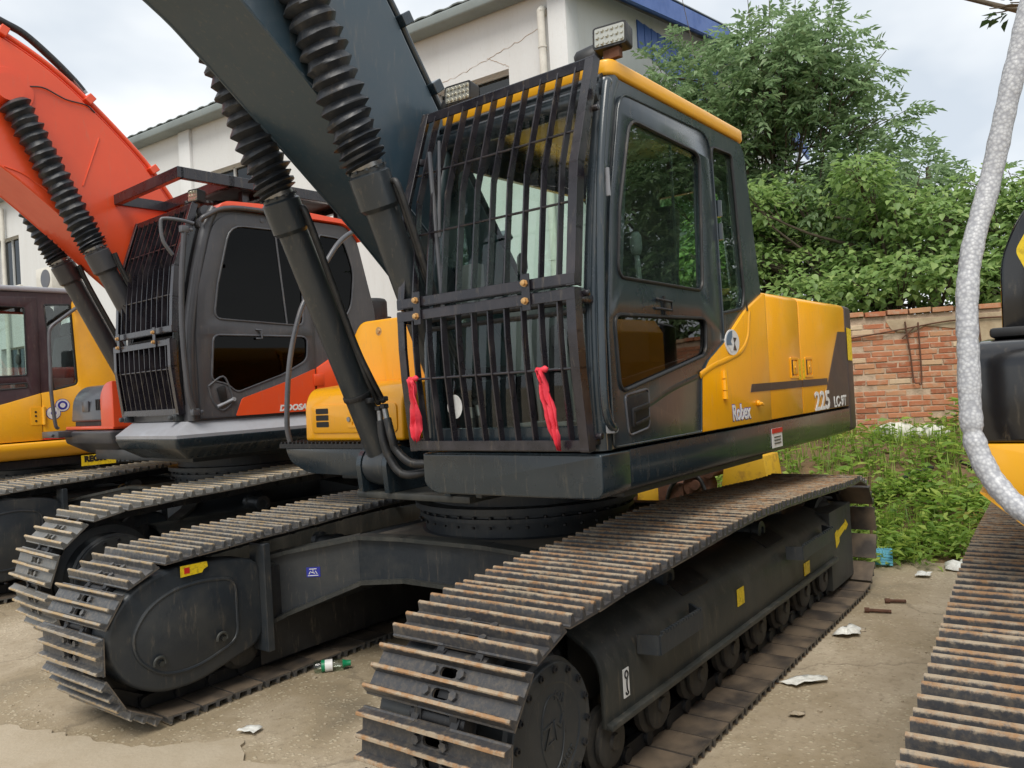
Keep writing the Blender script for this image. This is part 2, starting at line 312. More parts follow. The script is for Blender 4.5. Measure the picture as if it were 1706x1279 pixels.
# ------------------------------------------------------------------ mesh helpers
def V(*a): return Vector(a)
def rp(pts, r, seg=4):
    """Round the corners of a 2D polygon; r one radius or one per corner."""
    n = len(pts); out = []
    for i in range(n):
        rr = r[i] if isinstance(r, (list, tuple)) else r
        p, a, b = Vector(pts[i]), Vector(pts[i-1]), Vector(pts[(i+1) % n])
        if rr <= 0: out.append((p.x, p.y)); continue
        da, db = (a-p), (b-p); la, lb = da.length, db.length; da /= la; db /= lb
        d = min(rr, la*.48, lb*.48)
        p0, p1 = p+da*d, p+db*d
        for k in range(seg+1):
            t = k/seg
            q = p0*(1-t)**2 + p*2*t*(1-t) + p1*t*t
            out.append((q.x, q.y))
    return out
class MB:
    def __init__(s): s.v = []; s.f = []; s.m = []
    def add(s, vs, fs, mi=0):
        o = len(s.v); s.v += [tuple(x) for x in vs]; s.f += [tuple(i+o for i in f) for f in fs]; s.m += [mi]*len(fs); return s
    def box(s, c, d, rot=None, mi=0):
        c = Vector(c); vs = []
        for x in (-1, 1):
            for y in (-1, 1):
                for z in (-1, 1):
                    q = Vector((x*d[0]/2, y*d[1]/2, z*d[2]/2))
                    vs.append(c+(rot @ q if rot else q))
        return s.add(vs, [(0, 1, 3, 2), (4, 6, 7, 5), (0, 4, 5, 1), (2, 3, 7, 6), (0, 2, 6, 4), (1, 5, 7, 3)], mi)
    def box2(s, a, b, mi=0):
        return s.box([(a[i]+b[i])/2 for i in range(3)], [abs(b[i]-a[i]) for i in range(3)], None, mi)
    def bar(s, p, q, w, h, up=(0, 0, 1), mi=0):
        p, q = Vector(p), Vector(q); d = q-p; L = d.length; d.normalize()
        u = Vector(up); x = u.cross(d)
        if x.length < 1e-4: x = Vector((1, 0, 0)).cross(d)
        x.normalize(); u = d.cross(x)
        R = Matrix((d, x, u)).transposed()
        return s.box((p+q)/2, (L, w, h), R, mi)
    def tube(s, pts, r, n=10, mi=0, cap=True):
        pts = [Vector(p) for p in pts]; k = len(pts); rs = r if isinstance(r, (list, tuple)) else [r]*k
        t0 = (pts[1]-pts[0]).normalized()
        a = t0.orthogonal().normalized(); vs = []
        for i, p in enumerate(pts):
            t = (pts[min(i+1, k-1)]-pts[max(i-1, 0)]).normalized()
            a = (a - t*a.dot(t)).normalized(); b = t.cross(a)
            for j in range(n):
                an = 2*PI*j/n; vs.append(p+(a*math.cos(an)+b*math.sin(an))*rs[i])
        fs = [(i*n+j, i*n+(j+1) % n, (i+1)*n+(j+1) % n, (i+1)*n+j) for i in range(k-1) for j in range(n)]
        if cap: fs += [tuple(range(n-1, -1, -1)), tuple((k-1)*n+j for j in range(n))]
        return s.add(vs, fs, mi)
    def lathe(s, prof, p, d, n=24, mi=0, cap=True, wob=0):
        p = Vector(p); d = Vector(d).normalized(); a = d.orthogonal().normalized(); b = d.cross(a); vs = []
        for t, r in prof:
            for j in range(n):
                an = 2*PI*j/n
                vs.append(p+d*(t+(random.uniform(-wob, wob) if wob else 0))+(a*math.cos(an)+b*math.sin(an))*r)
        k = len(prof)
        fs = [(i*n+j, i*n+(j+1) % n, (i+1)*n+(j+1) % n, (i+1)*n+j) for i in range(k-1) for j in range(n)]
        if cap: fs += [tuple(range(n-1, -1, -1)), tuple((k-1)*n+j for j in range(n))]
        return s.add(vs, fs, mi)
    def prism(s, poly, fn, d0, d1, holes=(), mi=0):
        """Polygon (with holes) pushed from depth d0 to d1; fn(u, v, d) gives the 3D point."""
        loops = [list(poly)]+[list(h) for h in holes]
        flat = [q for l in loops for q in l]; n = len(flat)
        if holes:
            tr = tessellate_polygon([[Vector((q[0], q[1], 0)) for q in l] for l in loops])
            tr = [tuple(t) for t in tr]
        else: tr = [tuple(range(n))]
        vs = [fn(q[0], q[1], d0) for q in flat]+[fn(q[0], q[1], d1) for q in flat]
        fs = [tuple(reversed(t)) for t in tr]+[tuple(i+n for i in t) for t in tr]
        o = 0
        for l in loops:
            k = len(l)
            fs += [(o+i, o+(i+1) % k, n+o+(i+1) % k, n+o+i) for i in range(k)]; o += k
        return s.add(vs, fs, mi)
    def loft(s, secs, closed=True, cap=True, mi=0):
        n = len(secs[0]); k = len(secs); vs = [p for q in secs for p in q]
        m_ = n if closed else n-1
        fs = [(i*n+j, i*n+(j+1) % n, (i+1)*n+(j+1) % n, (i+1)*n+j) for i in range(k-1) for j in range(m_)]
        if cap and closed: fs += [tuple(range(n-1, -1, -1)), tuple((k-1)*n+j for j in range(n))]
        return s.add(vs, fs, mi)
    def mesh(s, name, mats, smooth=35, bevel=0, seg=2, xf=None, weld=False):
        me = bpy.data.meshes.new(name); vs = s.v
        if xf is not None: vs = [tuple(xf @ Vector(v)) for v in vs]
        me.from_pydata(vs, [], s.f)
        for i, mm in enumerate(mats): me.materials.append(MATS[mm])
        if len(mats) > 1: me.polygons.foreach_set('material_index', s.m)
        bm = bmesh.new(); bm.from_mesh(me)
        if weld: bmesh.ops.remove_doubles(bm, verts=bm.verts, dist=1e-5)
        bmesh.ops.recalc_face_normals(bm, faces=bm.faces)
        if bevel:
            es = [e for e in bm.edges if len(e.link_faces) == 2 and e.calc_face_angle(0) > .5]
            bmesh.ops.bevel(bm, geom=es, offset=bevel, segments=seg, profile=.5, affect='EDGES', clamp_overlap=True)
        bm.to_mesh(me); bm.free()
        if smooth:
            me.polygons.foreach_set('use_smooth', [True]*len(me.polygons))
            me.set_sharp_from_angle(angle=math.radians(smooth))
        me.update(); return me
    def build(s, name, mat, parent=None, **k):
        mats = [mat] if isinstance(mat, str) else list(mat)
        return link(name, s.mesh(name, mats, **k), parent)
def link(name, me, parent=None):
    o = bpy.data.objects.new(name, me); C.objects.link(o)
    if parent: o.parent = parent
    return o
def thing(name, label, cat, loc=(0, 0, 0), rz=0, group=None):
    o = bpy.data.objects.new(name, None); C.objects.link(o); o.location = loc; o.rotation_euler = (0, 0, rz)
    o.empty_display_size = .2
    return tag(o, label, cat, group)
def tag(o, label, cat, group=None):
    o['label'] = label; o['category'] = cat
    if group: o['group'] = group
    return o
def struct(o): o['kind'] = 'structure'; return o
def sideY(y0):                         # (x, z) polygon on a plane of constant y
    return lambda u, v, d: Vector((u, d, v))
XZ = lambda u, v, d: Vector((u, d, v))
YZ = lambda u, v, d: Vector((d, u, v))
XY = lambda u, v, d: Vector((u, v, d))
def text_obj(name, txt, mat, parent, origin, xdir, ydir, size, thick=.0015, sx=1.0, shear=0.0, xf=None, bold=0.0):
    cu = bpy.data.curves.new('text', 'FONT'); cu.body = txt; cu.size = size; cu.extrude = thick; cu.shear = shear; cu.offset = bold
    cu.resolution_u = 3
    ob = bpy.data.objects.new('text', cu); C.objects.link(ob)
    dg = bpy.context.evaluated_depsgraph_get(); dg.update()
    me = bpy.data.meshes.new_from_object(ob.evaluated_get(dg))
    bpy.data.objects.remove(ob); bpy.data.curves.remove(cu)
    x = Vector(xdir).normalized(); y = Vector(ydir).normalized(); z = x.cross(y)
    M = Matrix((x*sx, y, z)).transposed().to_4x4(); M.translation = Vector(origin)
    if xf is not None: M = xf @ M
    me.transform(M); me.name = name
    me.materials.clear(); me.materials.append(MATS[mat])
    return link(name, me, parent)
def smoothline(pts, n=6):
    """Catmull-Rom through 3D points."""
    P = [Vector(p) for p in pts]; P = [P[0]*2-P[1]]+P+[P[-1]*2-P[-2]]; out = []
    for i in range(1, len(P)-2):
        for k in range(n):
            t = k/n
            out.append(.5*((2*P[i])+(P[i+1]-P[i-1])*t+(2*P[i-1]-5*P[i]+4*P[i+1]-P[i+2])*t*t+(3*P[i]-P[i-1]-3*P[i+1]+P[i+2])*t**3))
    out.append(P[-2]); return out

# ================================================================== ground and setting
def noise2(x, y, s=0):
    return (math.sin(x*1.7+s)*math.cos(y*1.3-s*.7)+.5*math.sin(x*3.9-y*2.1+s*2)+.25*math.sin(x*8.3+y*7.1+s))/1.75
gb = MB(); gb.add([(-150, -150, 0), (150, -150, 0), (150, 150, 0), (-150, 150, 0)], [(0, 1, 2, 3)])
struct(gb.build('ground', 'yard_concrete', smooth=0))
# thin dry crust of concrete left on the yard, with a ragged broken edge
def crust(pts, z, seed):
    rnd = random.Random(seed); out = []
    P = [Vector(p) for p in pts]
    for i in range(len(P)):
        a, b = P[i], P[(i+1) % len(P)]; k = max(2, int((b-a).length/.05))
        for j in range(k):
            q = a.lerp(b, j/k); out.append((q.x+rnd.uniform(-.022, .022), q.y+rnd.uniform(-.022, .022)))
    mb = MB(); mb.prism(out, XY, .0, z)
    return struct(mb.build('pavement_crust', 'slab_crust', smooth=0))
crust([(2.10, -.72), (1.80, -.42), (1.93, -.20), (1.86, .06), (2.02, .16), (1.92, .42), (2.08, .66), (3.3, .9), (3.6, -1.2), (3.2, -2.4), (2.4, -1.9)], .014, 3)
crust([(2.5, -2.0), (2.35, -1.55), (2.6, -1.4), (3.4, -2.6), (3.0, -3.4), (2.4, -3.2)], .010, 5)

# ================================================================== excavator running gear
def make_shoe(hw, name, mat):
    mb = MB(); g = .0455
    sec = [(-.0885, 0), (.0885, 0), (.0895, .008), (.084, .012), (.077, g-.004), (.074, g), (.066, g), (.063, g-.004), (.056, .012), (.012, .012), (.0075, g-.004), (.004, g), (-.004, g), (-.0075, g-.004),
           (-.012, .012), (-.056, .012), (-.063, g-.004), (-.066, g), (-.074, g), (-.077, g-.004), (-.084, .012), (-.0895, .008)]
    f = lambda u, v, d: Vector((u, d, v))
    c = .075
    mb.prism(sec, f, -hw, -c); mb.prism(sec, f, c, hw)
    for xc, w0, w1 in ((-.070, .0135, .006), (0, .012, .0055), (.070, .0135, .006)):
        mb.prism([(xc-w0, 0), (xc+w0, 0), (xc+w0, .012), (xc+w1, g), (xc-w1, g), (xc-w0, .012)], f, -c, c)
    for xc in (-.0345, .0345):
        r = [(xc-.0222, -c), (xc+.0222, -c), (xc+.0222, c), (xc-.0222, c)]
        mb.prism(r, XY, 0, .0118, holes=[rp([(xc-.016, -.036), (xc+.016, -.036), (xc+.016, .036), (xc-.016, .036)], .014, 2)])
        for y in (-.058, .058):
            a = [(xc+.0155*math.cos(k*PI/3+.3), y+.0155*math.sin(k*PI/3+.3)) for k in range(6)]
            mb.prism(a, XY, .008, .026)
    for e in (-1, 1): mb.box((e*.0862, 0, .0045), (.0052, 2*c, .009))
    return mb.mesh(name, [mat], smooth=0, bevel=0)
SHOES = {}
def shoe_mesh(hw, mat):
    k = (hw, mat)
    if k not in SHOES: SHOES[k] = make_shoe(hw, 'track_shoe', mat)
    return SHOES[k]
def track_path(sc):
    g = .0455+.036*sc; R = .425*sc
    r = R-g
    top = [(1.62, .857), (1.385, .873), (1.187, .878), (.85, .892), (.58, .905), (.2, .915), (-.24, .908), (-.77, .888), (-1.4, .858), (-1.7, .846)]
    P = []
    for i in range(40): P.append((-1.905+(1.83+1.905)*i/40, g))
    for i in range(33):
        a = -PI/2+PI*i/32; P.append((1.83+r*math.cos(a), R+r*math.sin(a)))
    tl = smoothline([(x, 0, z*sc-g) for x, z in [(1.83, .85)]+top+[(-1.905, .85)]], 6)
    P += [(q.x, q.z) for q in tl[1:-1]]
    for i in range(33):
        a = PI/2+PI*i/32; P.append((-1.905+r*math.cos(a), R+r*math.sin(a)))
    return P
def resample(P, n, phase):
    P = [Vector(p) for p in P]; P.append(P[0]); L = [0]
    for a, b in zip(P[:-1], P[1:]): L.append(L[-1]+(b-a).length)
    out = []; T = L[-1]
    for k in range(n):
        t = ((k+phase)/n*T) % T
        i = max(j for j in range(len(L)) if L[j] <= t+1e-9)
        i = min(i, len(P)-2); w = (t-L[i])/max(1e-9, L[i+1]-L[i]); out.append(P[i].lerp(P[i+1], w))
    return out
def loop_len(P):
    P = [Vector(p) for p in P]; return sum((P[(i+1) % len(P)]-P[i]).length for i in range(len(P)))
def track(root, yc, sc, hw, shoe, phase, every=True):
    P = track_path(sc); n = round(loop_len(P)/(.19*sc)); Q = resample(P, n, phase)
    ch = MB(); me = shoe_mesh(hw, shoe); fr = []
    for i in range(n):
        a, b = Q[i], Q[(i+1) % n]; d = (b-a).normalized(); nrm = Vector((d.y, -d.x))   # outward of a loop run anticlockwise in x-z
        mid = (a+b)/2
        fr.append((mid, d, nrm))
        X3, N3 = Vector((d.x, 0, d.y)), Vector((nrm.x, 0, nrm.y))
        for s in (-1, 1):
            o = .008 if i % 2 else 0
            p0 = Vector((a.x, yc+s*(.075), a.y))-X3*.03+N3*.002; p1 = Vector((b.x, yc+s*(.075), b.y))+X3*.03+N3*.002
            ch.bar(p0+Vector((0, s*o, 0)), p1+Vector((0, s*o, 0)), .03, .062*sc, up=N3)
        pa = Vector((a.x, yc, a.y))
        ch.tube([pa-Vector((0, .115, 0)), pa+Vector((0, .115, 0))], .030, 10)
    c = ch.build('track_chain', 'matte_black', root, smooth=40)
    for mid, d, nrm in fr:
        o = bpy.data.objects.new('track_shoe', me); C.objects.link(o); o.parent = c
        X3, N3 = Vector((d.x, 0, d.y)), Vector((nrm.x, 0, nrm.y)); Y3 = N3.cross(X3)
        M = Matrix((X3, Y3, N3)).transposed().to_4x4(); M.translation = Vector((mid.x, yc, mid.y))+N3*.036*sc
        jit = random.uniform(-.0025, .0025)
        M = M @ Matrix.Translation((jit, 0, random.uniform(-.001, .001))) @ Matrix.Rotation(random.uniform(-.014, .014), 4, 'Y') @ Matrix.Rotation(random.uniform(-.006, .006), 4, 'Z')
        o.matrix_local = M @ Matrix.Diagonal((sc, 1, 1, 1))
    return c
def undercarriage(root, sc=1.0, shoe='shoe_worn', hw=.31, sides=(1, -1), phase=(0, 0), body='frame_paint', outer='frame_dusty', nsh=True):
    R = .425*sc
    for k, s in enumerate(sides):
        yc = s*1.195
        track(root, yc, sc, hw, shoe if isinstance(shoe, str) else shoe[k], phase[k])
        # frame
        mb = MB(); z = lambda v: v*sc
        so_ = rp([(s*1.385, z(.305)), (s*1.385, z(.565)), (s*1.22, z(.665)), (s*1.0, z(.665)), (s*1.0, z(.305))], [0, .09, .06, .02, 0], 5)
        si_ = rp([(s*1.365, z(.305)), (s*1.365, z(.555)), (s*1.21, z(.645)), (s*1.02, z(.645)), (s*1.02, z(.305))], [0, .08, .05, .02, 0], 5)
        mb.prism(so_+si_[::-1], YZ, 1.47, -1.62)
        mb.box2((1.10, s*1.02, z(.32)), (-1.6, s*1.364, z(.56)))
        mb.box((-.075, s*1.395, z(.313)), (3.08, .036, .024))
        mb.box2((-1.56, s*1.03, z(.10)), (-2.10, s*1.378, z(.63)))
        fo = mb.build('track_frame', outer, root, smooth=30, bevel=.006)
        q = MB(); q.box2((1.28, s*.985, z(.10)), (-1.6, s*.998, z(.64))); q.build('inner_rail', 'matte_black', root, bevel=.004)  # inner rail, made black so the space around the rollers reads as shade
        # holes, lugs and steps on the outside
        for x0, x1 in ((1.20, .70), (-.62, -1.36)):
            st = MB(); y0, y1 = s*1.386, s*1.475
            P3 = [(x0, y0), (x0-.02, y1), (x1+.08, y1), (x1, y0)]
            for a, b in zip(P3[:-1], P3[1:]): st.bar((a[0], a[1], z(.548)), (b[0], b[1], z(.548)), .012, .075)
            for i in range(16):
                t = x0-.05-(x0-x1-.14)*i/15
                st.box((t, y1, z(.548)+.043), (.016, .014, .012))
            st.build('step_bracket', 'frame_paint', root)
        for x in (.50, -.62):
            dk = MB(); dk.prism(rp([(x-.15, 0), (x+.15, 0), (x+.15, 1), (x-.15, 1)], [.06]*4), lambda u, v, d: Vector((u, s*(1.33-.10*v), z(.60)+.06*v+d)), -.004, .004)
            dk.build('access_hole_shade', 'matte_black', root, smooth=0)  # black plate on the slope, painted for the dark inside a hole
        # rollers
        for i in range(8):
            x = 1.36-i*.405
            ro = MB()
            for y0, y1, r in ((1.02, 1.07, .10), (1.07, 1.12, .122), (1.27, 1.315, .125), (1.315, 1.35, .10)):
                ro.lathe([(0, r*.85), (.01, r), (y1-y0-.01, r), (y1-y0, r*.85)], (x, s*y0, z(.215)), (0, s, 0), 20)
            ro.lathe([(0, .075), (.15, .075)], (x, s*1.12, z(.215)), (0, s, 0), 16)
            ro.lathe([(0, .035), (.012, .03)], (x, s*1.35, z(.215)), (0, s, 0), 10)
            ro.build('track_roller', 'roller', root, smooth=40)
        for x in (.62, -.62):
            cr_ = MB(); zt = z(.91)-.0455-.145-.055
            cr_.lathe([(0, .045), (.012, .06), (.05, .06), (.06, .05), (.17, .05), (.182, .062), (.22, .062), (.225, .045), (.225, .03), (.215, .028), (.215, .001)], (x, s*1.03, zt), (0, s, 0), 20)
            cr_.bar((x, s*1.0, zt), (x, s*1.0, z(.58)), .08, .05, up=(1, 0, 0))
            cr_.build('carrier_roller', 'frame_paint', root, smooth=40)
        # sprocket with final drive cover (front) and idler (rear)
        sp = MB(); n = 21; rr = R-.0455-.036*sc; prof = []
        for i in range(n):
            for da, q in ((-.35, -.035), (-.12, .018), (.12, .018), (.35, -.035)):
                a = 2*PI*(i+da)/n; prof.append((1.83+(rr+q)*math.cos(a), R+(rr+q)*math.sin(a)))
        sp.prism(prof, XZ, s*1.17, s*1.22)
        sp.build('sprocket', 'matte_black', root, smooth=0)
        fd = MB(); D = (0, s, 0); k2 = sc
        fd.lathe([(0, .29*k2), (.04, .29*k2), (.05, .245*k2), (.155, .245*k2), (.165, .232*k2), (.183, .230*k2), (.187, .226*k2), (.187, .165*k2), (.184, .16*k2), (.184, 0.001)], (1.83, s*1.215, R+.01), D, 48)
        fdo = fd.build('final_drive_cover', 'frame_paint', root, smooth=30)
        bo = MB()
        for i in range(16):
            a = 2*PI*i/16+.1
            bo.lathe([(0, .013), (.010, .013), (.012, .007), (.006, .006)], (1.83+.208*k2*math.cos(a), s*1.400, R+.01+.208*k2*math.sin(a)), D, 8)
        bo.build('bolt_ring', 'matte_black', fdo, smooth=40)['kind'] = 'stuff'
        if s == 1 and sc == 1.0:
            for tt, rad, a0, sz in (('001', .115, 1.1, .045), ('ZM', .0, 0, .10), ('33310', .13, -1.0, .034)):
                ax = Vector((-1, 0, 0)); ay = Vector((0, 0, 1))
                rot = a0-PI/2 if rad else .15
                xd = ax*math.cos(rot)+ay*math.sin(rot); yd = -ax*math.sin(rot)+ay*math.cos(rot)
                cpos = Vector((1.83, 1.400, R+.01))+ (ax*math.cos(a0)+ay*math.sin(a0))*rad - xd*sz*.3*len(tt)-yd*sz*.3
                text_obj('cast_lettering', tt, 'frame_paint', fdo, cpos, xd, yd, sz, .0025)
            rg = MB(); rg.tube([(1.83+.105*math.cos(a)*.62, 1.3995, R+.01+.125*math.sin(a)) for a in np.linspace(0, 2*PI, 33)], .0035, 6, cap=False)
            rg.build('cast_ring', 'frame_paint', fdo)
        idl = MB()
        idl.lathe([(0, .20*sc), (.01, R-.21), (.05, R-.19), (.055, R-.16), (.13, R-.16), (.135, R-.19), (.175, R-.21), (.185, .20*sc)], (-1.905, s*1.1, R), D, 40)
        idl.lathe([(0, .09), (.34, .09)], (-1.905, s*1.02, R), D, 20)
        idl.build('idler_wheel', 'roller', root, smooth=35)
        # travel motor guard on the inner side
        mg = MB(); o = [(1.30, .72), (1.55, .765), (1.85, .775), (2.04, .72), (2.165, .57), (2.175, .42), (2.09, .26), (1.93, .165), (1.72, .15), (1.30, .26)]
        o = rp([(x, v*sc) for x, v in o], .1, 4)
        mg.prism(o, XZ, s*1.08, s*.915)
        mgo = mg.build('motor_guard', body, root, smooth=35, bevel=.022, seg=3)
        ip = [(1.47, .645), (1.66, .675), (1.83, .665), (1.97, .60), (2.05, .48), (2.03, .37), (1.92, .265), (1.80, .24), (1.68, .25), (1.47, .315)]
        ip = rp([(x, v*sc) for x, v in ip], .07, 4)
        pl = MB(); pl.prism(ip, XZ, s*.93, s*.908)
        plo = pl.build('cover_plate', body, mgo, smooth=30, bevel=.004)
        rim = MB(); rim.tube([(x, s*.914, v) for x, v in ip+ip[:1]], .011, 8, cap=False); rim.build('rim', body, mgo)
        for hx, hz in ((1.925, .325), (1.575, .35)):
            hk = MB(); hk.tube([(hx+.03*math.cos(a), s*.894, hz*sc+.03*math.sin(a)) for a in np.linspace(-.3, PI+.3, 9)], .008, 8)
            hk.lathe([(0, .014), (.014, .014)], (hx-.012, s*.908, hz*sc-.008), (0, -s, 0), 8)
            hk.build('lug', 'frame_dusty', mgo)
        q = MB(); q.prism(rp([(1.27, .20*sc), (1.27, .80*sc), (1.315, .80*sc), (1.315, .20*sc)], .008), XZ, s*.865, s*1.0); q.build('frame_flange', body, root, smooth=0, bevel=.004)
    # X-shaped car body between the tracks
    zt, zb = .765*sc, .53*sc
    cb = MB()
    for fx in (1, -1):
        secs = []
        for y, xf_, xb_, t, b in ((-1.12, 1.30, .52, .66, .26), (-.98, 1.12, .42, .70, .34), (-.62, .84, .25, .765, .50), (-.30, .78, .12, .765, .53), (.30, .78, .12, .765, .53), (.62, .84, .25, .765, .50), (.98, 1.12, .42, .70, .34), (1.12, 1.30, .52, .66, .26)):
            secs.append([(fx*xf_, y, b*sc), (fx*xf_, y, t*sc), (fx*xb_, y, t*sc), (fx*xb_, y, b*sc)])
        cb.loft(secs)
    cb.box2((-.72, -.72, zb+.01), (.72, .72, zt-.003))
    cbo = cb.build('car_body', body, root, smooth=25)
    tp_ = MB(); tp_.prism([(.76, -.60), (.70, -.30), (.70, .30), (.76, .60), (.2, .62), (-.76, .60), (-.70, .3), (-.70, -.3), (-.76, -.60), (.2, -.62)], XY, zt-.002, zt+.004); tp_.build('top_plate', 'top_dust', cbo, smooth=0)
    for fx in (1, -1):
        for zz in (0, 1):
            fl = MB()
            pts = [(-1.12, 1.315, .66, .26), (-.98, 1.135, .70, .34), (-.62, .855, .765, .50), (-.30, .795, .765, .53), (.30, .795, .765, .53), (.62, .855, .765, .50), (.98, 1.135, .70, .34), (1.12, 1.315, .66, .26)]
            for a, b in zip(pts[:-1], pts[1:]):
                za, zb_ = (a[2], b[2]) if zz else (a[3], b[3])
                fl.bar((fx*(a[1]-.03), a[0], za*sc+.008), (fx*(b[1]-.03), b[0], zb_*sc+.008), .10, .022)
            fl.build('flange', 'frame_dusty', cbo, smooth=0)
    sl = MB(); b0 = zt
    sl.lathe([(0, .66), (.012, .63), (.09, .63), (.092, .66), (.115, .66), (.117, .635), (.14, .635), (.142, .685), (.175, .685), (.177, .60), (.40, .60)], (0, 0, b0), (0, 0, 1), 64)
    slo = sl.build('slew_ring', body, root, smooth=30)
    bl = MB()
    for i in range(40):
        a = 2*PI*i/40
        for rr, zz in ((.648, .122), (.66, .086)):
            bl.lathe([(0, .011), (.012, .011)], (rr*math.cos(a), rr*math.sin(a), b0+zz-.006 if zz > .1 else b0+zz-.01), (0, 0, 1 if zz > .1 else -1), 6)
    bl.build('bolt_ring', 'matte_black', slo)['kind'] = 'stuff'

# ================================================================== parts shared by the upper works
def sticker(root, poly, y, mat, name='sticker', xf=None, out=1, th=.003):
    mb = MB(); mb.prism(poly, XZ, y, y+out*th); return mb.build(name, mat, root, smooth=0, xf=xf)
def cylinder(root, foot, eye, y, collar_z, mat, xf, boot_to=1.0, coil=.060):
    """Boom hoist cylinder: barrel, head collar, rubber bellows over the rod."""
    F, E = Vector((foot[0], y, foot[1])), Vector((eye[0], y, eye[1])); d = (E-F).normalized(); L = (E-F).length
    t = (collar_z-foot[1])/d.z
    mb = MB()
    mb.lathe([(.0, .070), (.04, .076), (t-.0, .076)], F, d, 28)
    mb.lathe([(0, .03), (.0, .105), (.05, .115), (.11, .115), (.16, .105), (.16, .03)], F-Vector((0, .08, 0)), (0, 1, 0), 24)
    o = mb.build('boom_cylinder', mat, root, smooth=35, xf=xf)
    co = MB(); co.lathe([(0, .080), (.02, .097), (.165, .097), (.175, .085), (.19, .085), (.191, .06)], F+d*(t-.02), d, 28)
    for k in range(10):
        a = 2*PI*k/10; u = d.orthogonal().normalized(); w = d.cross(u)
        co.lathe([(0, .010), (.012, .010)], F+d*(t+.165)+(u*math.cos(a)+w*math.sin(a))*.088, d, 6)
    co.build('collar', mat, o, smooth=30, xf=xf)
    cl = MB(); cl.lathe([(0, .078), (.02, .078)], F+d*(t+.175), d, 24); cl.build('clamp_band', 'steel_bright', o, smooth=30, xf=xf)
    b0, b1 = t+.185, t+.19+(L-t-.30)*boot_to
    prof = [(b0, .07)]; pos = b0; k = 0
    rnd = random.Random(int(abs(y)*1000+foot[1]*77))
    while pos < b1:
        step = coil*(.42+min(1, k/7)*.62)*rnd.uniform(.9, 1.1); ro = .112+rnd.uniform(-.010, .006)
        prof += [(pos+step*.45, ro), (pos+step*.55, ro-.002), (pos+step, .083)]; pos += step; k += 1
    bm_ = MB(); u = d.orthogonal().normalized(); w = d.cross(u); n = 28; vs = []
    for i, (tt, r) in enumerate(prof):
        ph = rnd.uniform(0, 6); am = .016 if i % 3 else .010
        for j in range(n):
            a = 2*PI*j/n
            vs.append(F+d*(tt+am*math.sin(a+ph*.15)*(1.3 if tt < b0+.25 else .6))+(u*math.cos(a)+w*math.sin(a))*(r+.004*math.sin(3*a+ph)))
    bm_.add(vs, [(i*n+j, i*n+(j+1) % n, (i+1)*n+(j+1) % n, (i+1)*n+j) for i in range(len(prof)-1) for j in range(n)])
    bm_.build('rod_bellows', 'rubber', o, smooth=28, xf=xf)
    rod = MB(); rod.lathe([(0, .045), (L-t-.15, .045)], F+d*(t+.17), d, 16)
    rod.build('rod', 'steel_bright', o, smooth=35, xf=xf)
    ry = MB(); ry.lathe([(0, .03), (0, .10), (.13, .10), (.13, .03)], E-Vector((0, .065, 0)), (0, 1, 0), 24); ry.build('rod_eye', 'orange_paint' if mat == 'barrel_grey' else mat, o, smooth=35, xf=xf)
    return o, F, d, t
def boom(root, bot, top, hw, mat, xf, pipe=None):
    poly = [(q.x, q.z) for q in smoothline([(x, 0, z) for x, z in bot], 5)]+[(q.x, q.z) for q in smoothline([(x, 0, z) for x, z in reversed(top)], 5)]
    mb = MB(); mb.prism(poly, XZ, -hw, hw)
    o = mb.build('boom', mat, root, smooth=20, bevel=.008, xf=xf)
    wd = MB()
    bl = smoothline([(x, 0, z) for x, z in bot], 5)
    for s in (-1, 1):
        wd.tube([(q.x, s*(hw-.006), q.z+.004) for q in bl], .009, 6)
    wd.build('weld_seam', mat, o, smooth=50, xf=xf)
    tl = smoothline([(x, 0, z) for x, z in top], 5)
    for yy, off, r in ((hw-.03, .05, .02), (hw-.10, .05, .02), (-hw+.05, .05, .02)):
        P = []
        for i, q in enumerate(tl):
            t = (tl[min(i+1, len(tl)-1)]-tl[max(i-1, 0)]).normalized(); nn = Vector((-t.z, 0, t.x))
            P.append(q+nn*off+Vector((0, yy, 0)))
        pb = MB(); pb.tube(P, r, 10); pb.build('boom_pipe', pipe or mat, o, smooth=50, xf=xf)
    for i in range(4, len(tl)-3, 7):
        q = tl[i]; t = (tl[i+1]-tl[i-1]).normalized(); nn = Vector((-t.z, 0, t.x))
        cl = MB(); cl.bar(q+Vector((0, hw-.16, 0))+nn*.05, q+Vector((0, hw+.03, 0))+nn*.05, .06, .075, up=nn)
        cl.build('pipe_clamp', pipe or mat, o, smooth=0, xf=xf, bevel=.006)
    return o
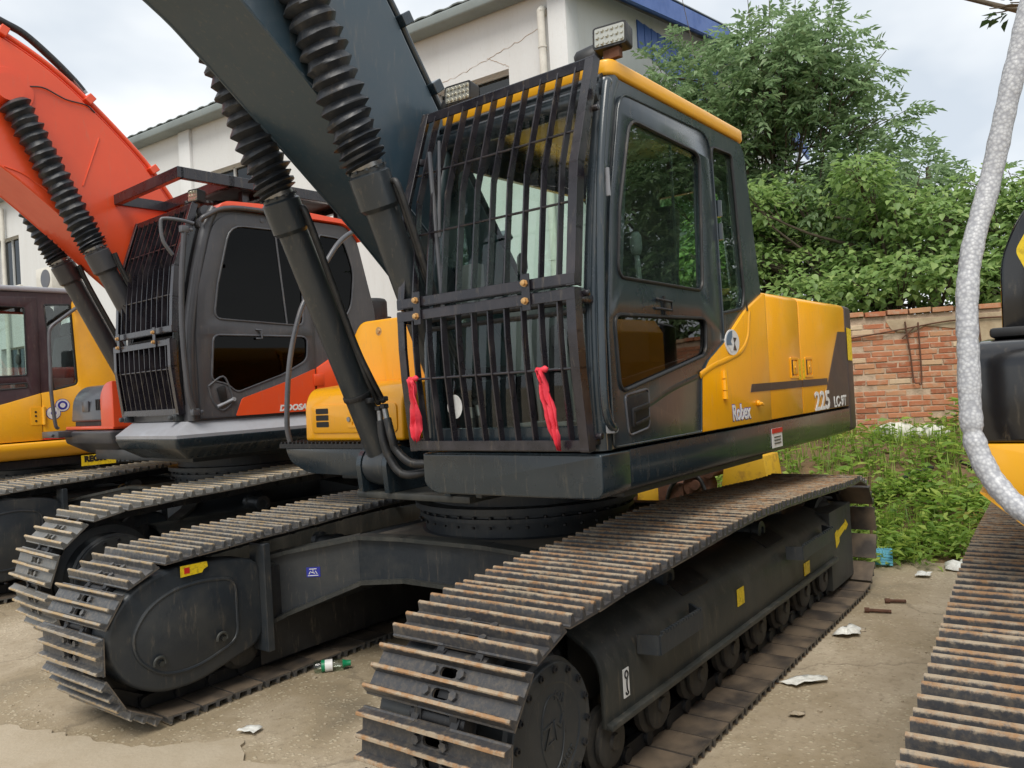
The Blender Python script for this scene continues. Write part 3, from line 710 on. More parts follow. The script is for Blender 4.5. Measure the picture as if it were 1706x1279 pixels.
def guard(root, up, lo, y0, y1, nb, mat, xf, rods, bolts):
    """Falling-object guard of flat bars in front of a cab, an upper and a lower frame hinged together."""
    for nm, prof, rz in (('upper_guard', up, rods[0]), ('lower_guard', lo, rods[1])):
        fr = MB(); w = .042
        P = [Vector((x, 0, z)) for x, z in prof]
        for y in (y0, y1):
            s = 1 if y == y0 else -1
            for a, b in zip(P[:-1], P[1:]):
                e = (b-a).normalized()*.006
                fr.bar(a+Vector((0, y+s*w/2, 0))-e, b+Vector((0, y+s*w/2, 0))+e, w, .008, up=(1, 0, 0))
                fr.bar(a+Vector((-.024, y+s*.004, 0))-e, b+Vector((-.024, y+s*.004, 0))+e, .008, .048, up=(1, 0, 0))
        for q, dz in ((P[0], -1), (P[-1], 1)):
            fr.bar(q+Vector((.001, y0, dz*w/2)), q+Vector((.001, y1, dz*w/2)), .0085, w, up=(0, 0, 1))
            fr.bar(q+Vector((-.02, y0, 0)), q+Vector((-.02, y1, 0)), .045, .007, up=(0, 0, 1))
        fo = fr.build(nm, mat, root, smooth=0, bevel=.0015, seg=1, xf=xf)
        for i in range(nb):
            y = y0+(y1-y0)*(i+1)/(nb+1)
            br = MB()
            for a, b in zip(P[:-1], P[1:]):
                br.bar(a+Vector((-.020, y, 0)), b+Vector((-.020, y, 0)), .007, .034, up=(1, 0, 0))
            br.build('bar', mat, fo, smooth=0, xf=xf)
        for z in rz:
            for a, b in zip(P[:-1], P[1:]):
                if min(a.z, b.z) <= z <= max(a.z, b.z):
                    q = a.lerp(b, (z-a.z)/(b.z-a.z)); break
            rd = MB(); rd.tube([q+Vector((-.012, y0, 0)), q+Vector((-.012, y1, 0))], .0055, 8); rd.build('cross_rod', mat, fo, xf=xf)
    for y in bolts:
        zc = (up[-1][1]+lo[0][1])/2; x = lo[0][0]
        hp = MB(); hp.box((x+.012, y, zc), (.008, .042, .15)); ho = hp.build('hinge_plate', mat, root, bevel=.002, seg=1, xf=xf)
        for dz in (-.036, .036):
            b = MB(); b.lathe([(0, .016), (.006, .016), (.006, .012), (.018, .012), (.02, .008)], (x+.016, y, zc+dz), (1, 0, 0), 6); b.build('bolt', 'brass', ho, xf=xf)
def work_light(root, c, w, h, xf, tilt=-.12, yaw=.0):
    R = Matrix.Rotation(yaw, 3, 'Z') @ Matrix.Rotation(tilt, 3, 'Y')
    c = Vector(c); f = lambda u, v, d: c+R @ Vector((d, u, v))
    mb = MB(); mb.prism(rp([(-w/2, -h/2), (w/2, -h/2), (w/2, h/2), (-w/2, h/2)], .016), f, -.05, .02)
    for k in range(5): mb.prism([(-w/2+.012, -h/2+.012+k*h/6), (w/2-.012, -h/2+.012+k*h/6), (w/2-.012, -h/2+.02+k*h/6), (-w/2+.012, -h/2+.02+k*h/6)], f, -.07, -.05)
    o = mb.build('work_light', 'matte_black', root, smooth=30, xf=xf)
    ln = MB(); ln.prism(rp([(-w/2+.01, -h/2+.01), (w/2-.01, -h/2+.01), (w/2-.01, h/2-.01), (-w/2+.01, h/2-.01)], .008), f, .019, .023)
    nx = 6
    for i in range(nx):
        for j in range(3):
            cx, cy = -w/2+.022+(w-.044)*i/(nx-1), -h/2+.022+(h-.044)*j/2
            ln.prism([(cx+.0085*math.cos(a), cy+.0085*math.sin(a)) for a in np.linspace(0, 2*PI, 7)[:-1]], f, .022, .028+.003*((i+j) % 2))
    ln.build('lens', 'lamp_lens', o, smooth=0, xf=xf)
    br = MB(); br.box(c+R @ Vector((-.015, 0, -h/2-.015)), (.03, w*.5, .05)); br.build('bracket', 'rust', o, xf=xf)
def pane(root, poly, y, mat, name, xf, th=.005):
    mb = MB(); mb.prism(poly, XZ, y-th/2, y+th/2); return mb.build(name, mat, root, smooth=0, xf=xf)
def gasket(root, poly, y, r, mat, xf, name='window_seal'):
    mb = MB(); mb.tube([(x, y, z) for x, z in list(poly)+[poly[0], poly[1]]], r, 6, cap=False); return mb.build(name, mat, root, smooth=60, xf=xf)
def cab(root, p, xf):
    y0, y1 = p['y0'], p['y1']; sh = p['shell']; dz = p.get('dz', 0)
    mb = MB()
    mb.prism(p['outline'], XZ, y1-.05, y1-.010, holes=[p['opening'], p['rear_hole']])
    mb.prism(p['outline'], XZ, y0, y0+.035, holes=[p['right_hole']])
    fr = p['front']                                            # windscreen curve (x, z) from sill to header
    xr = min(q[0] for q in p['outline'])
    zb, zt = p['outline'][0][1], max(q[1] for q in p['outline'])
    rb = p['rear_x']
    mb.prism([(y0+.035, zb), (y1-.05, zb), (y1-.05, zt-.02), (y0+.035, zt-.02)], lambda u, v, d: Vector((rb(v)+d, u, v)), 0, .04,
             holes=[rp([(y0+.14, zb+.62), (y1-.15, zb+.62), (y1-.15, zt-.22), (y0+.14, zt-.22)], .08)])
    mb.box2((rb(zb)+.03, y0+.035, zb), (fr[0][0]-.03, y1-.05, zb+.03))
    mb.box2((rb(zt)+.06, y0+.035, zt-.05), (fr[-1][0]-.03, y1-.05, zt-.02))
    mb.box2((fr[0][0]-.06, y0+.03, zb+.0), (fr[0][0]-.004, y1-.03, fr[0][1]))
    o = mb.build('cab', sh, root, smooth=30, xf=xf, bevel=.004, seg=1)
    pf = [(zb, fr[0][0])]+[(z, x) for x, z in fr]+[(zt-.005, fr[-1][0]-(zt-fr[-1][1])*.45)]
    line = smoothline([(x-.045, 0, z) for z, x in pf], 4)
    for y in (y0+.045, y1-.045):
        pb = MB(); pb.tube([q+Vector((0, y, 0)) for q in line], .045, 14); pb.build('front_pillar', sh, o, smooth=50, xf=xf)
    hd = MB(); q = fr[-1]
    hd.tube([(q[0]-.03, y0+.04, q[1]+.03), (q[0]-.03, y1-.04, q[1]+.03)], .05, 14)
    hd.tube([(q[0]-.05, y0+.04, zt-.03), (q[0]-.05, y1-.04, zt-.03)], .045, 14)
    hd.build('front_header', sh, o, smooth=50, xf=xf)
    # windscreen: upper and lower glass, parted by a bar
    zs = p['split']
    for nm, lo_, hi_ in (('lower_windscreen', fr[0][1], zs), ('upper_windscreen', zs+.03, fr[-1][1]+.02)):
        pts = []
        sm = smoothline([(x, 0, z) for x, z in fr], 6)
        for k in range(9):
            z = lo_+(hi_-lo_)*k/8
            for a, b in zip(sm[:-1], sm[1:]):
                if a.z <= z <= b.z+1e-6: x = a.x+(b.x-a.x)*(z-a.z)/(b.z-a.z); break
            else: x = sm[-1].x
            pts.append((x, z))
        g = MB()
        g.loft([[(x-.012, y0+.07, z) for x, z in pts], [(x+.004, y0+.3, z) for x, z in pts], [(x+.006, (y0+y1)/2, z) for x, z in pts], [(x+.004, y1-.3, z) for x, z in pts], [(x-.012, y1-.07, z) for x, z in pts]], closed=False)
        g.build(nm, p['glass'], o, smooth=60, xf=xf)
    sb = MB(); xs_ = p['split_x']
    for dz_ in (-.012, .03): sb.tube([(xs_-.012, y0+.06, zs+dz_), (xs_+.004, (y0+y1)/2, zs+dz_), (xs_-.012, y1-.06, zs+dz_)], .012, 8)
    sb.build('windscreen_bar', 'matte_black', o, xf=xf)
    # door with two panes
    dm = MB(); dm.prism(p['door'], XZ, y1-.022, y1+.002, holes=[p['win_up'], p['win_lo']])
    do = dm.build('door', p.get('door_mat', sh), root, smooth=30, xf=xf, bevel=.006, seg=2)
    for nm, w in (('door_window', p['win_up']), ('lower_door_window', p['win_lo'])):
        pane(do, w, y1-.012, p.get('low_glass', p['side_glass']) if nm[0] == 'l' else p['side_glass'], nm, xf); gasket(do, w, y1+.001, .009, p.get('seal', 'matte_black'), xf)
    pane(o, p['rear_hole'], y1-.022, p['side_glass'], 'rear_side_window', xf); gasket(o, p['rear_hole'], y1-.011, .009, p.get('seal', 'matte_black'), xf)
    pane(o, p['right_hole'], y0+.017, p['glass'], 'right_window', xf)
    wy0, wy1, wz0, wz1 = y0+.14, y1-.15, zb+.62, zt-.22
    g = MB(); g.prism([(wy0, wz0), (wy1, wz0), (wy1, wz1), (wy0, wz1)], lambda u, v, d: Vector((rb(v)+d, u, v)), .018, .022); g.build('rear_window', p['glass'], o, smooth=0, xf=xf)
    # seat and controls
    yc = (y0+y1)/2; zf = zb+.03
    st = MB(); st.box((.22, yc, zf+.22), (.42, .40, .42)); st.box((.26, yc, zf+.50), (.50, .50, .14))
    R = Matrix.Rotation(-.16, 3, 'Y')
    st.box((-.03, yc, zf+.86), (.13, .48, .66), R); st.box((-.09, yc, zf+1.27), (.09, .26, .17), R)
    st.build('seat', 'seat_cloth', o, smooth=40, xf=xf, bevel=.035, seg=3)
    cs = MB()
    for s in (-1, 1):
        cs.box((.34, yc+s*.34, zf+.50), (.62, .15, .34)); cs.tube([(.56, yc+s*.34, zf+.66), (.58, yc+s*.34, zf+.86)], .014, 8)
        cs.lathe([(0, .02), (.03, .03), (.09, .028), (.11, .015)], (.58, yc+s*.34, zf+.84), (0, 0, 1), 10)
    for s in (-.1, .1):
        cs.tube([(.80, yc+s, zf), (.88, yc+s, zf+.5)], .012, 8); cs.box((.85, yc+s, zf+.06), (.22, .09, .03))
    cs.box((.95, y0+.11, zf+.75), (.06, .14, .22)); cs.build('controls', 'interior_grey', o, smooth=30, xf=xf, bevel=.01)
    return o, do

# ================================================================== 1. the black and yellow excavator in the middle
SW = -0.023
XU = Matrix.Rotation(SW, 4, 'Z')
ex = thing('excavator', 'black and yellow excavator with barred cab guard and red ribbons, in the middle', 'excavator')
undercarriage(ex, 1.0, ('shoe_worn', 'shoe_mid'), phase=(.36, .20))
# stickers on the running gear
sticker(ex, [(1.33, .485), (1.285, .485), (1.285, .375), (1.33, .375)], 1.386, 'white_decal', 'lifting_point_sticker')
hk = MB(); hk.tube(smoothline([(1.3075+.012*math.cos(a), 1.390, .462+.014*math.sin(a)) for a in np.linspace(-1.2, 4.3, 9)]+[(1.3075, 1.390, .43), (1.306, 1.39, .405), (1.298, 1.39, .39), (1.312, 1.39, .386), (1.318, 1.39, .396)], 3), .0035, 6)
hk.build('hook_symbol', 'ink', ex)
sticker(ex, [(.150, .515), (.060, .515), (.060, .43), (.150, .43)], 1.387, 'sticker_yellow')
sticker(ex, [(-.93, .42), (-1.04, .42), (-1.04, .345), (-.93, .345)], 1.387, 'sticker_yellow')
ar = MB(); ar.prism([(-1.66, .47), (-1.72, .49), (-1.72, .475), (-1.93, .51), (-1.93, .53), (-2.0, .48), (-1.93, .45), (-1.93, .465), (-1.76, .43), (-1.76, .40), (-1.68, .37)], XZ, 1.379, 1.382)
ar.build('grease_arrow_sticker', 'sticker_yellow', ex, smooth=0)
def on_beam(u, v, d): return Vector((1.12-(u+.98)*.7778+d, u, v))          # slanting front face of the car body
mk = MB(); mk.prism([(-.862, .555), (-.800, .555), (-.800, .612), (-.862, .612)], on_beam, .001, .004); mko = mk.build('emblem_sticker', 'blue_decal', ex, smooth=0)
for a, b in (((-.848, .602), (-.814, .602)), ((-.831, .602), (-.831, .580)), ((-.850, .572), (-.842, .590)), ((-.812, .572), (-.820, .590)), ((-.855, .564), (-.807, .564)), ((-.840, .584), (-.822, .576))):
    q = MB(); q.bar(on_beam(a[0], a[1], .0055), on_beam(b[0], b[1], .0055), .002, .004); q.build('emblem_stroke', 'white_decal', mko)
ws = MB(); ws.prism([(1.79, .775), (1.64, .772), (1.635, .745), (1.66, .735), (1.67, .720), (1.79, .718)], XZ, -.902, -.899); ws.build('warning_sticker', 'sticker_yellow', ex, smooth=0)
w2 = MB(); w2.box((1.755, -.899, .747), (.03, .004, .03)); w2.build('warning_symbol', 'red_decal', ex)

CABP = dict(
    y0=.345, y1=1.345, shell='dark_paint', glass='cab_glass', side_glass='cab_glass', low_glass='tinted_glass', split=1.90, split_x=1.21,
    outline=rp([(1.19, 1.318), (1.20, 1.62), (1.175, 1.95), (1.105, 2.4), (1.02, 2.80), (.985, 2.89), (-.40, 2.89), (-.455, 2.84), (-.59, 2.06), (-.56, 1.318)], .02, 2),
    opening=rp([(1.06, 1.60), (.24, 1.72), (.19, 1.95), (.15, 2.70), (.86, 2.715)], .05),
    rear_hole=rp([(-.005, 2.79), (-.265, 2.80), (-.335, 2.04), (-.30, 1.955), (.01, 1.915)], .035),
    right_hole=rp([(1.02, 1.62), (-.40, 1.72), (-.34, 2.74), (.9, 2.72)], .08),
    front=[(1.215, 1.42), (1.222, 1.62), (1.205, 1.95), (1.135, 2.40), (1.045, 2.78)],
    rear_x=lambda z: -.52+(z-2.06)*.17 if z > 2.06 else -.52,
    door=rp([(1.150, 1.328), (.329, 1.328), (.295, 1.60), (.215, 1.672), (-.005, 1.772), (.010, 2.40), (.035, 2.84), (.945, 2.825), (1.075, 2.32), (1.148, 1.80)], [.02, .01, .03, .03, .03, .02, .13, .08, .05, .05]),
    win_up=rp([(.870, 2.728), (.172, 2.714), (.226, 2.02), (1.045, 2.028), (1.0, 2.32)], [.07, .07, .06, .06, .03]),
    win_lo=rp([(1.092, 1.872), (.203, 1.884), (.225, 1.705), (1.075, 1.548)], .055))
co, do = cab(ex, CABP, XU)
# hood of the cab, painted yellow
rf = MB(); rf.prism(rp([(1.01, .355), (1.01, 1.348), (-.445, 1.348), (-.445, .355)], .06), XY, 2.893, 2.962)
rf.build('cab_roof', 'amber_paint', ex, smooth=40, bevel=.014, seg=3, xf=XU)
rl = MB()
rl.tube([(-.05, 1.20, 2.97), (-.05, 1.20, 3.0), (-.25, 1.20, 3.0), (-.25, 1.20, 2.97)], .008, 8); rl.build('lifting_eye', 'amber_paint', ex, xf=XU)
# door fittings
gasket(do, CABP['door'], 1.347, .0055, 'dark_paint', XU, 'door_edge')
hd = MB(); hd.prism(rp([(1.035, 1.525), (.845, 1.545), (.855, 1.395), (1.02, 1.375)], .02), XZ, 1.3475, 1.352)
ho = hd.build('door_handle', 'matte_black', do, smooth=30, bevel=.003, xf=XU)
h2 = MB(); h2.bar((1.0, 1.357, 1.468), (.86, 1.357, 1.487), .014, .02); h2.bar((1.0, 1.357, 1.405), (.86, 1.357, 1.43), .010, .016); h2.bar((.995, 1.356, 1.475), (.995, 1.356, 1.40), .012, .02)
h2.build('door_pull', 'matte_black', do, bevel=.003, xf=XU)
gasket(do, rp([(1.045, 1.535), (.840, 1.556), (.850, 1.388), (1.028, 1.366)], .025), 1.348, .006, 'grey_paint', XU, 'handle_rim')
pl = MB(); pl.tube([(.72, 1.349, 1.955), (.72, 1.362, 1.950), (.60, 1.362, 1.945), (.60, 1.362, 1.905), (.72, 1.362, 1.91), (.735, 1.349, 1.91)], .006, 8)
pl.box((.655, 1.352, 1.927), (.012, .012, .085)); pl.build('window_latch', 'matte_black', do, xf=XU)
for z in (2.42, 2.30):
    q = MB(); q.lathe([(0, .016), (.085, .016)], (-.018, 1.352, z), (0, 0, 1), 10); q.build('door_hinge', 'dark_paint', do, xf=XU)
vs_ = MB(); vs_.box((.45, 1.325, 2.36), (.012, .01, .70)); vs_.build('sliding_sash', 'matte_black', do, xf=XU)
# grab rail on the front pillar
gr = MB(); gr.tube(smoothline([(1.10, 1.36, 2.80), (1.135, 1.405, 2.80), (1.165, 1.41, 2.76), (1.235, 1.41, 2.45), (1.285, 1.41, 2.0), (1.305, 1.41, 1.6), (1.295, 1.41, 1.47), (1.25, 1.405, 1.415), (1.16, 1.36, 1.41)], 6), .017, 12)
gr.build('grab_rail', 'dark_paint', ex, smooth=60, xf=XU)
for a, b, mm in (((1.09, 1.35, 2.79), (1.15, 1.41, 2.80), 'dark_paint'), ((1.10, 1.335, 2.44), (1.225, 1.405, 2.47), 'dark_paint'), ((1.15, 1.345, 1.405), (1.26, 1.40, 1.412), 'silver_paint')):
    q = MB(); q.bar(a, b, .035, .04); q.lathe([(0, .02), (.02, .02)], a, (0, 1, 0), 8); q.build('rail_bracket', mm, ex, bevel=.006, xf=XU)
ms_ = MB(); ms_.box((1.215, 1.425, 2.38), (.01, .014, .11)); ms_.build('rail_sticker', 'silver_paint', ex, xf=XU)
fs = MB(); fs.box2((1.05, 1.29, 1.322), (1.19, 1.34, 1.40)); fs.build('cab_corner', 'plaster', ex, xf=XU)
# barred guard
UP = [(1.10, 2.94), (1.18, 2.72), (1.265, 2.48), (1.305, 2.21), (1.337, 1.985)]
LO = [(1.340, 1.965), (1.342, 1.80), (1.335, 1.655), (1.300, 1.328)]
guard(ex, UP, LO, .335, 1.325, 10, 'cage_paint', XU, ((2.62, 2.32), (1.655,)), (.475, 1.095))
for z, x in ((2.70, 1.18), (1.36, 1.29), (1.93, 1.33)):
    q = MB(); q.bar((x-.02, 1.31, z), (1.12, 1.30, z), .03, .03); q.lathe([(0, .014), (.03, .014)], (x-.06, 1.315, z+.02), (0, 1, 0), 8); q.build('guard_bracket', 'cage_paint', ex, bevel=.003, xf=XU)
    q = MB(); q.bar((x-.02, .35, z), (1.12, .37, z), .03, .03); q.build('guard_bracket', 'cage_paint', ex, bevel=.003, xf=XU)
st = MB(); st.prism([(.565+.045*math.cos(a), 1.52+.055*math.sin(a)) for a in np.linspace(0, 2*PI, 25)[:-1]], lambda u, v, d: Vector((d, u, v)), 1.2315, 1.2335)
st.build('round_sticker', 'white_decal', ex, smooth=0, xf=XU)
wp = MB(); wp.tube([(1.24, .50, 2.70), (1.25, .53, 2.2), (1.245, .56, 1.45)], .011, 8); wp.tube([(1.235, .56, 2.74), (1.25, .545, 2.3)], .008, 8); wp.build('wiper', 'grey_paint', ex, xf=XU)
work_light(ex, (.95, 1.325, 3.065), .155, .10, XU, -.1, .15)
work_light(ex, (.95, .455, 3.055), .16, .10, XU, -.1, .1)
for y, s in ((1.17, 1), (.36, 1)):
    q = MB(); q.lathe([(0, .05), (.015, .062), (.10, .062), (.12, .05)], (.90, y-.05, 3.01), (-.3, 1, .25), 16); q.build('horn', 'matte_black', ex, smooth=40, xf=XU)

# ---- engine house
def yellow_section(y, s):
    return [(s*1.29, 1.325), (s*y, 1.325), (s*y, 2.035), (s*(y-.010), 2.055), (s*(y-.035), 2.068), (s*1.12, 2.115), (s*.2, 2.16), (s*.2, 2.12), (s*1.15, 2.07), (s*1.29, 2.03)]
for x0, x1 in ((-.622, -1.178), (-1.190, -2.190)):
    for s in (1, -1):
        mb = MB(); mb.prism(yellow_section(1.346, s), YZ, x0, x1); mb.build('side_door', 'yellow_paint', ex, smooth=30, bevel=.006, xf=XU)
fa = rp([(.329, 1.325), (.292, 1.612), (.21, 1.680), (-.077, 1.81), (-.301, 1.944), (-.585, 2.055), (-.612, 2.052), (-.612, 1.325)], [0, .03, .03, .05, .05, 0, 0, 0])
mb = MB(); mb.prism(fa, XZ, 1.30, 1.352); mb.build('front_side_panel', 'yellow_paint', ex, smooth=30, bevel=.006, xf=XU)
def ridge(P, w, h, y):
    mb = MB(); secs = []; Q = smoothline(P, 6)
    for i, q in enumerate(Q):
        t = (Q[min(i+1, len(Q)-1)]-Q[max(i-1, 0)]).normalized(); n = Vector((-t.z, 0, t.x))
        secs.append([q+n*u*w+Vector((0, v*h+y-q.y, 0)) for u, v in ((-.5, 0), (-.28, .75), (0, 1), (.28, .75), (.5, 0), (0, -.6))])
    mb.loft(secs); return mb
cv = ridge([(.315, 1.345, 1.602), (.16, 1.345, 1.645), (-.06, 1.345, 1.685), (-.22, 1.345, 1.725), (-.315, 1.345, 1.80), (-.345, 1.345, 1.90), (-.36, 1.345, 1.94)], .034, .006, 1.351)
cv.build('raised_crease', 'yellow_paint', ex, smooth=60, xf=XU)
cr2 = ridge([(.88, 1.345, 1.475), (.62, 1.345, 1.545), (.335, 1.345, 1.598)], .030, .0025, 1.3465); cr2.build('raised_crease', 'dark_paint', do, smooth=60, xf=XU)
hg = MB()
for z0, z1 in ((1.475, 1.515), (1.52, 1.575), (1.58, 1.62)): hg.lathe([(0, .018), (z1-z0, .018)], (.045, 1.356, z0), (0, 0, 1), 10)
hg.build('panel_hinge', 'yellow_paint', ex, xf=XU)
sl = MB(); sl.prism(rp([(-.30, 2.0), (-.325, 2.0), (-.335, 1.945), (-.315, 1.94)], .006), XZ, 1.353, 1.3545); sl.build('slot', 'ink', ex, smooth=0, xf=XU)
lt = MB(); lt.lathe([(0, .018), (.012, .018), (.014, .008), (.03, .008)], (-.40, 1.352, 1.43), (0, 1, 0), 10); lt.bar((-.38, 1.372, 1.43), (-.44, 1.372, 1.42), .012, .016); lt.build('panel_latch', 'yellow_paint', ex, bevel=.003, xf=XU)
for x0, x1 in ((-.98, -1.12), (-1.25, -1.40)):
    q = MB(); rr = [(x0, 1.685), (x1, 1.685), (x1, 1.555), (x0, 1.555)]
    q.prism(rp(rr, .008), XZ, 1.346, 1.352, holes=[[(x0-.015, 1.67), (x0-.015, 1.57), (x1+.015, 1.57), (x1+.015, 1.67)]])
    qo = q.build('latch_recess', 'yellow_paint', ex, smooth=0, xf=XU, bevel=.002, seg=1)
    q = MB(); q.box2((x0-.017, 1.346, 1.572), (x0-.045, 1.349, 1.668)); q.build('painted_recess_shadow', 'ink', qo, xf=XU)  # ink strip stands in for the shadow inside the latch recess
    q = MB(); q.box(((x0+x1)/2-.01, 1.350, 1.62), (.07, .006, .08)); q.lathe([(0, .01), (.004, .01)], ((x0+x1)/2, 1.353, 1.622), (0, 1, 0), 10); q.build('latch_flap', 'yellow_paint', qo, bevel=.002, xf=XU)
for x in (-1.148, -1.222):
    sticker(ex, [(x+.016, 1.672), (x-.016, 1.672), (x-.016, 1.545), (x+.016, 1.545)], 1.347, 'sticker_yellow', xf=XU)
for a, b in ((-.33, -.612), (-.622, -1.178), (-1.19, -1.70)):
    e = .025 if a == -.33 else 0
    sticker(ex, [(a, 1.540), (b, 1.540), (b-(.0), 1.496), (a+e, 1.496)], 1.3525 if a == -.33 else 1.3465, 'decal_brown', 'stripe_decal', XU)
sticker(ex, [(-2.0, 1.865), (-2.186, 1.868), (-2.186, 1.33), (-1.60, 1.33), (-1.703, 1.498)], 1.3465, 'decal_brown', 'corner_decal', XU)
LX, LZ = (-1, 0, 0), (0, 0, 1)
text_obj('model_lettering', 'Robex', 'blue_decal', ex, (-.042, 1.3532, 1.358), LX, LZ, .115, .0006, .80, 0, XU, .0065)
text_obj('model_lettering', 'Robex', 'white_decal', ex, (-.042, 1.3542, 1.358), LX, LZ, .115, .0010, .80, 0, XU, .0025)
text_obj('model_number', '225', 'white_decal', ex, (-1.40, 1.3505, 1.335), LX, LZ, .172, .0012, 1.28, .0, XU, .004)
text_obj('model_number', 'LC-9T', 'white_decal', ex, (-1.815, 1.3505, 1.335), LX, LZ, .105, .0012, 1.08, .0, XU, .002)
# round emblem: swirl of two blades
bx, bz, br_ = -.088, 1.768, .068
em = MB(); em.prism([(bx+br_*1.35*math.cos(a), bz+br_*math.sin(a)) for a in np.linspace(0, 2*PI, 33)[:-1]], XZ, 1.352, 1.356); emo = em.build('round_emblem', 'white_decal', ex, smooth=30, xf=XU)
def emb(pts, m_):
    q = MB(); q.prism([(bx-u*br_*1.3, bz+v*br_) for u, v in pts], XZ, 1.3565, 1.358); q.build('emblem_blade', m_, emo, smooth=0, xf=XU)
emb([(.0, .9)]+[(.9*math.cos(a), .9*math.sin(a)) for a in np.linspace(.62*PI, 1.08*PI, 8)]+[(-.1, -.2), (-.28, .05), (-.02, .42)], 'emblem_blue')
emb([(.12, .36), (.62, .36), (.30, -.05), (.55, -.62), (.05, -.62), (.28, -.08)], 'dark_paint')
emb([(-.62, -.32), (-.08, -.32), (.06, -.70), (-.30, -.75)], 'white_decal')
# skirts, platform and base frame
sk = MB(); sk.prism([(1.0, 1.308), (1.345, 1.308), (1.345, 1.175), (1.335, 1.145), (1.30, 1.127), (1.0, 1.118)], YZ, 1.02, -2.205); sk.build('side_skirt', 'dark_paint', ex, smooth=40, bevel=.004, xf=XU)
sk = MB(); sk.prism([(-1.0, 1.308), (-1.345, 1.308), (-1.345, 1.175), (-1.335, 1.145), (-1.30, 1.127), (-1.0, 1.118)], YZ, .20, -2.205); sk.build('side_skirt', 'dark_paint', ex, smooth=40, bevel=.004, xf=XU)
pfm = MB(); pfm.prism(rp([(.360, 1.308), (.358, 1.16), (.42, 1.120), (1.346, 1.126), (1.346, 1.308)], [.012, .06, .06, .05, .012], 5), YZ, 1.021, 1.25); pfm.build('cab_platform', 'dark_paint', ex, smooth=40, bevel=.014, seg=3, xf=XU)
bf = MB(); bf.box2((.50, -.34, 1.05), (-2.3, .34, 1.30)); bf.box2((.62, -1.0, 1.075), (-2.2, 1.0, 1.117)); bf.box2((1.0, .36, 1.10), (-.6, 1.29, 1.306)); bf.build('base_frame', 'frame_paint', ex, smooth=0, bevel=.008, xf=XU)
cw = rp([(-2.200, 1.347), (-2.43, 1.335), (-2.62, 1.20), (-2.80, .70), (-2.84, 0), (-2.80, -.70), (-2.62, -1.20), (-2.43, -1.335), (-2.200, -1.347)], [0, .08, .12, .3, .3, .3, .12, .08, 0], 5)
mb = MB(); mb.prism(cw, XY, 1.135, 2.065); mb.build('counterweight', 'decal_brown', ex, smooth=35, bevel=.035, seg=4, xf=XU)
sticker(ex, [(-2.225, 1.90), (-2.33, 1.89), (-2.33, 1.655), (-2.225, 1.66)], 1.3482, 'sticker_yellow', 'hazard_sticker', XU)
sticker(ex, [(-.60, 1.272), (-.765, 1.272), (-.765, 1.16), (-.60, 1.16)], 1.3465, 'white_decal', 'info_sticker', XU)
sticker(ex, [(-.60, 1.272), (-.765, 1.272), (-.765, 1.245), (-.60, 1.245)], 1.3498, 'red_decal', 'info_sticker_head', XU)
for k in range(3): sticker(ex, [(-.63, 1.225-.018*k), (-.735, 1.225-.018*k), (-.735, 1.219-.018*k), (-.63, 1.219-.018*k)], 1.3498, 'grey_paint', 'info_sticker_line', XU)
hood = MB(); hood.box2((-.62, -1.27, 1.31), (-2.19, 1.27, 2.04)); hood.build('engine_block', 'matte_black', ex, xf=XU)
ec = MB(); ec.prism(rp([(-.75, .45), (-.75, .85), (-1.0, .85), (-1.0, .45)], .05), XY, 2.08, 2.16); ec.build('intake_cap', 'grey_paint', ex, bevel=.02, seg=2, xf=XU)
# right-hand side: tank, tool box, step, rail
tk = MB(); tk.prism(rp([(-1.33, 1.31), (-1.33, 1.98), (-1.23, 2.11), (-.36, 2.11), (-.36, 1.31)], [.02, .06, .06, .05, .02]), YZ, -.61, .20); tk.build('fuel_tank', 'yellow_paint', ex, smooth=35, bevel=.03, seg=3, xf=XU)
q = MB(); q.lathe([(0, .03), (.004, .03), (.004, .018), (.012, .014)], (.197, -1.04, 2.03), (1, 0, 0), 12); q.build('tank_bolt', 'brass', ex, xf=XU)
tb = MB(); tb.prism(rp([(.62, 1.315), (.615, 1.56), (.56, 1.655), (.20, 1.69), (.20, 1.315)], [.02, .09, .08, 0, 0], 5), lambda u, v, d: Vector((u, d, v)), -1.345, -.42); tbo = tb.build('tool_box', 'yellow_paint', ex, smooth=40, bevel=.025, seg=3, xf=XU)
q = MB(); q.prism(rp([(-1.27, 1.365), (-.46, 1.365), (-.46, 1.545), (-1.27, 1.545)], .04), YZ, .612, .628); q.build('box_door', 'yellow_paint', tbo, smooth=35, bevel=.006, xf=XU)
for k in range(3):
    q = MB(); q.prism(rp([(-1.215, 1.405+.043*k), (-1.09, 1.405+.043*k), (-1.09, 1.44+.043*k), (-1.215, 1.44+.043*k)], .008), YZ, .6275, .630); q.build('vent_slot', 'ink', tbo, smooth=0, xf=XU)
q = MB(); q.prism(rp([(-.90, 1.40), (-.74, 1.40), (-.74, 1.50), (-.90, 1.50)], .008), YZ, .626, .633, holes=[[(-.86, 1.415), (-.86, 1.485), (-.755, 1.485), (-.755, 1.415)]]); q.build('latch_frame', 'yellow_paint', tbo, smooth=0, xf=XU)
q = MB(); q.box((.632, -.81, 1.462), (.006, .10, .05)); q.build('latch_flap', 'yellow_paint', tbo, xf=XU)
q = MB(); q.lathe([(0, .016), (.012, .016)], (.628, -.885, 1.452), (1, 0, 0), 10); q.build('lock', 'steel_bright', tbo, xf=XU)
sp_ = MB(); sp_.prism(rp([(-1.46, 1.272), (-1.42, 1.19), (-1.25, 1.115), (-.42, 1.10), (-.42, 1.272)], [.01, .08, .12, 0, 0], 5), YZ, .10, .70); sp_.build('front_skirt', 'dark_paint', ex, smooth=40, bevel=.01, xf=XU)
tr = MB(); tr.box2((.15, -1.50, 1.276), (.72, -.45, 1.304))
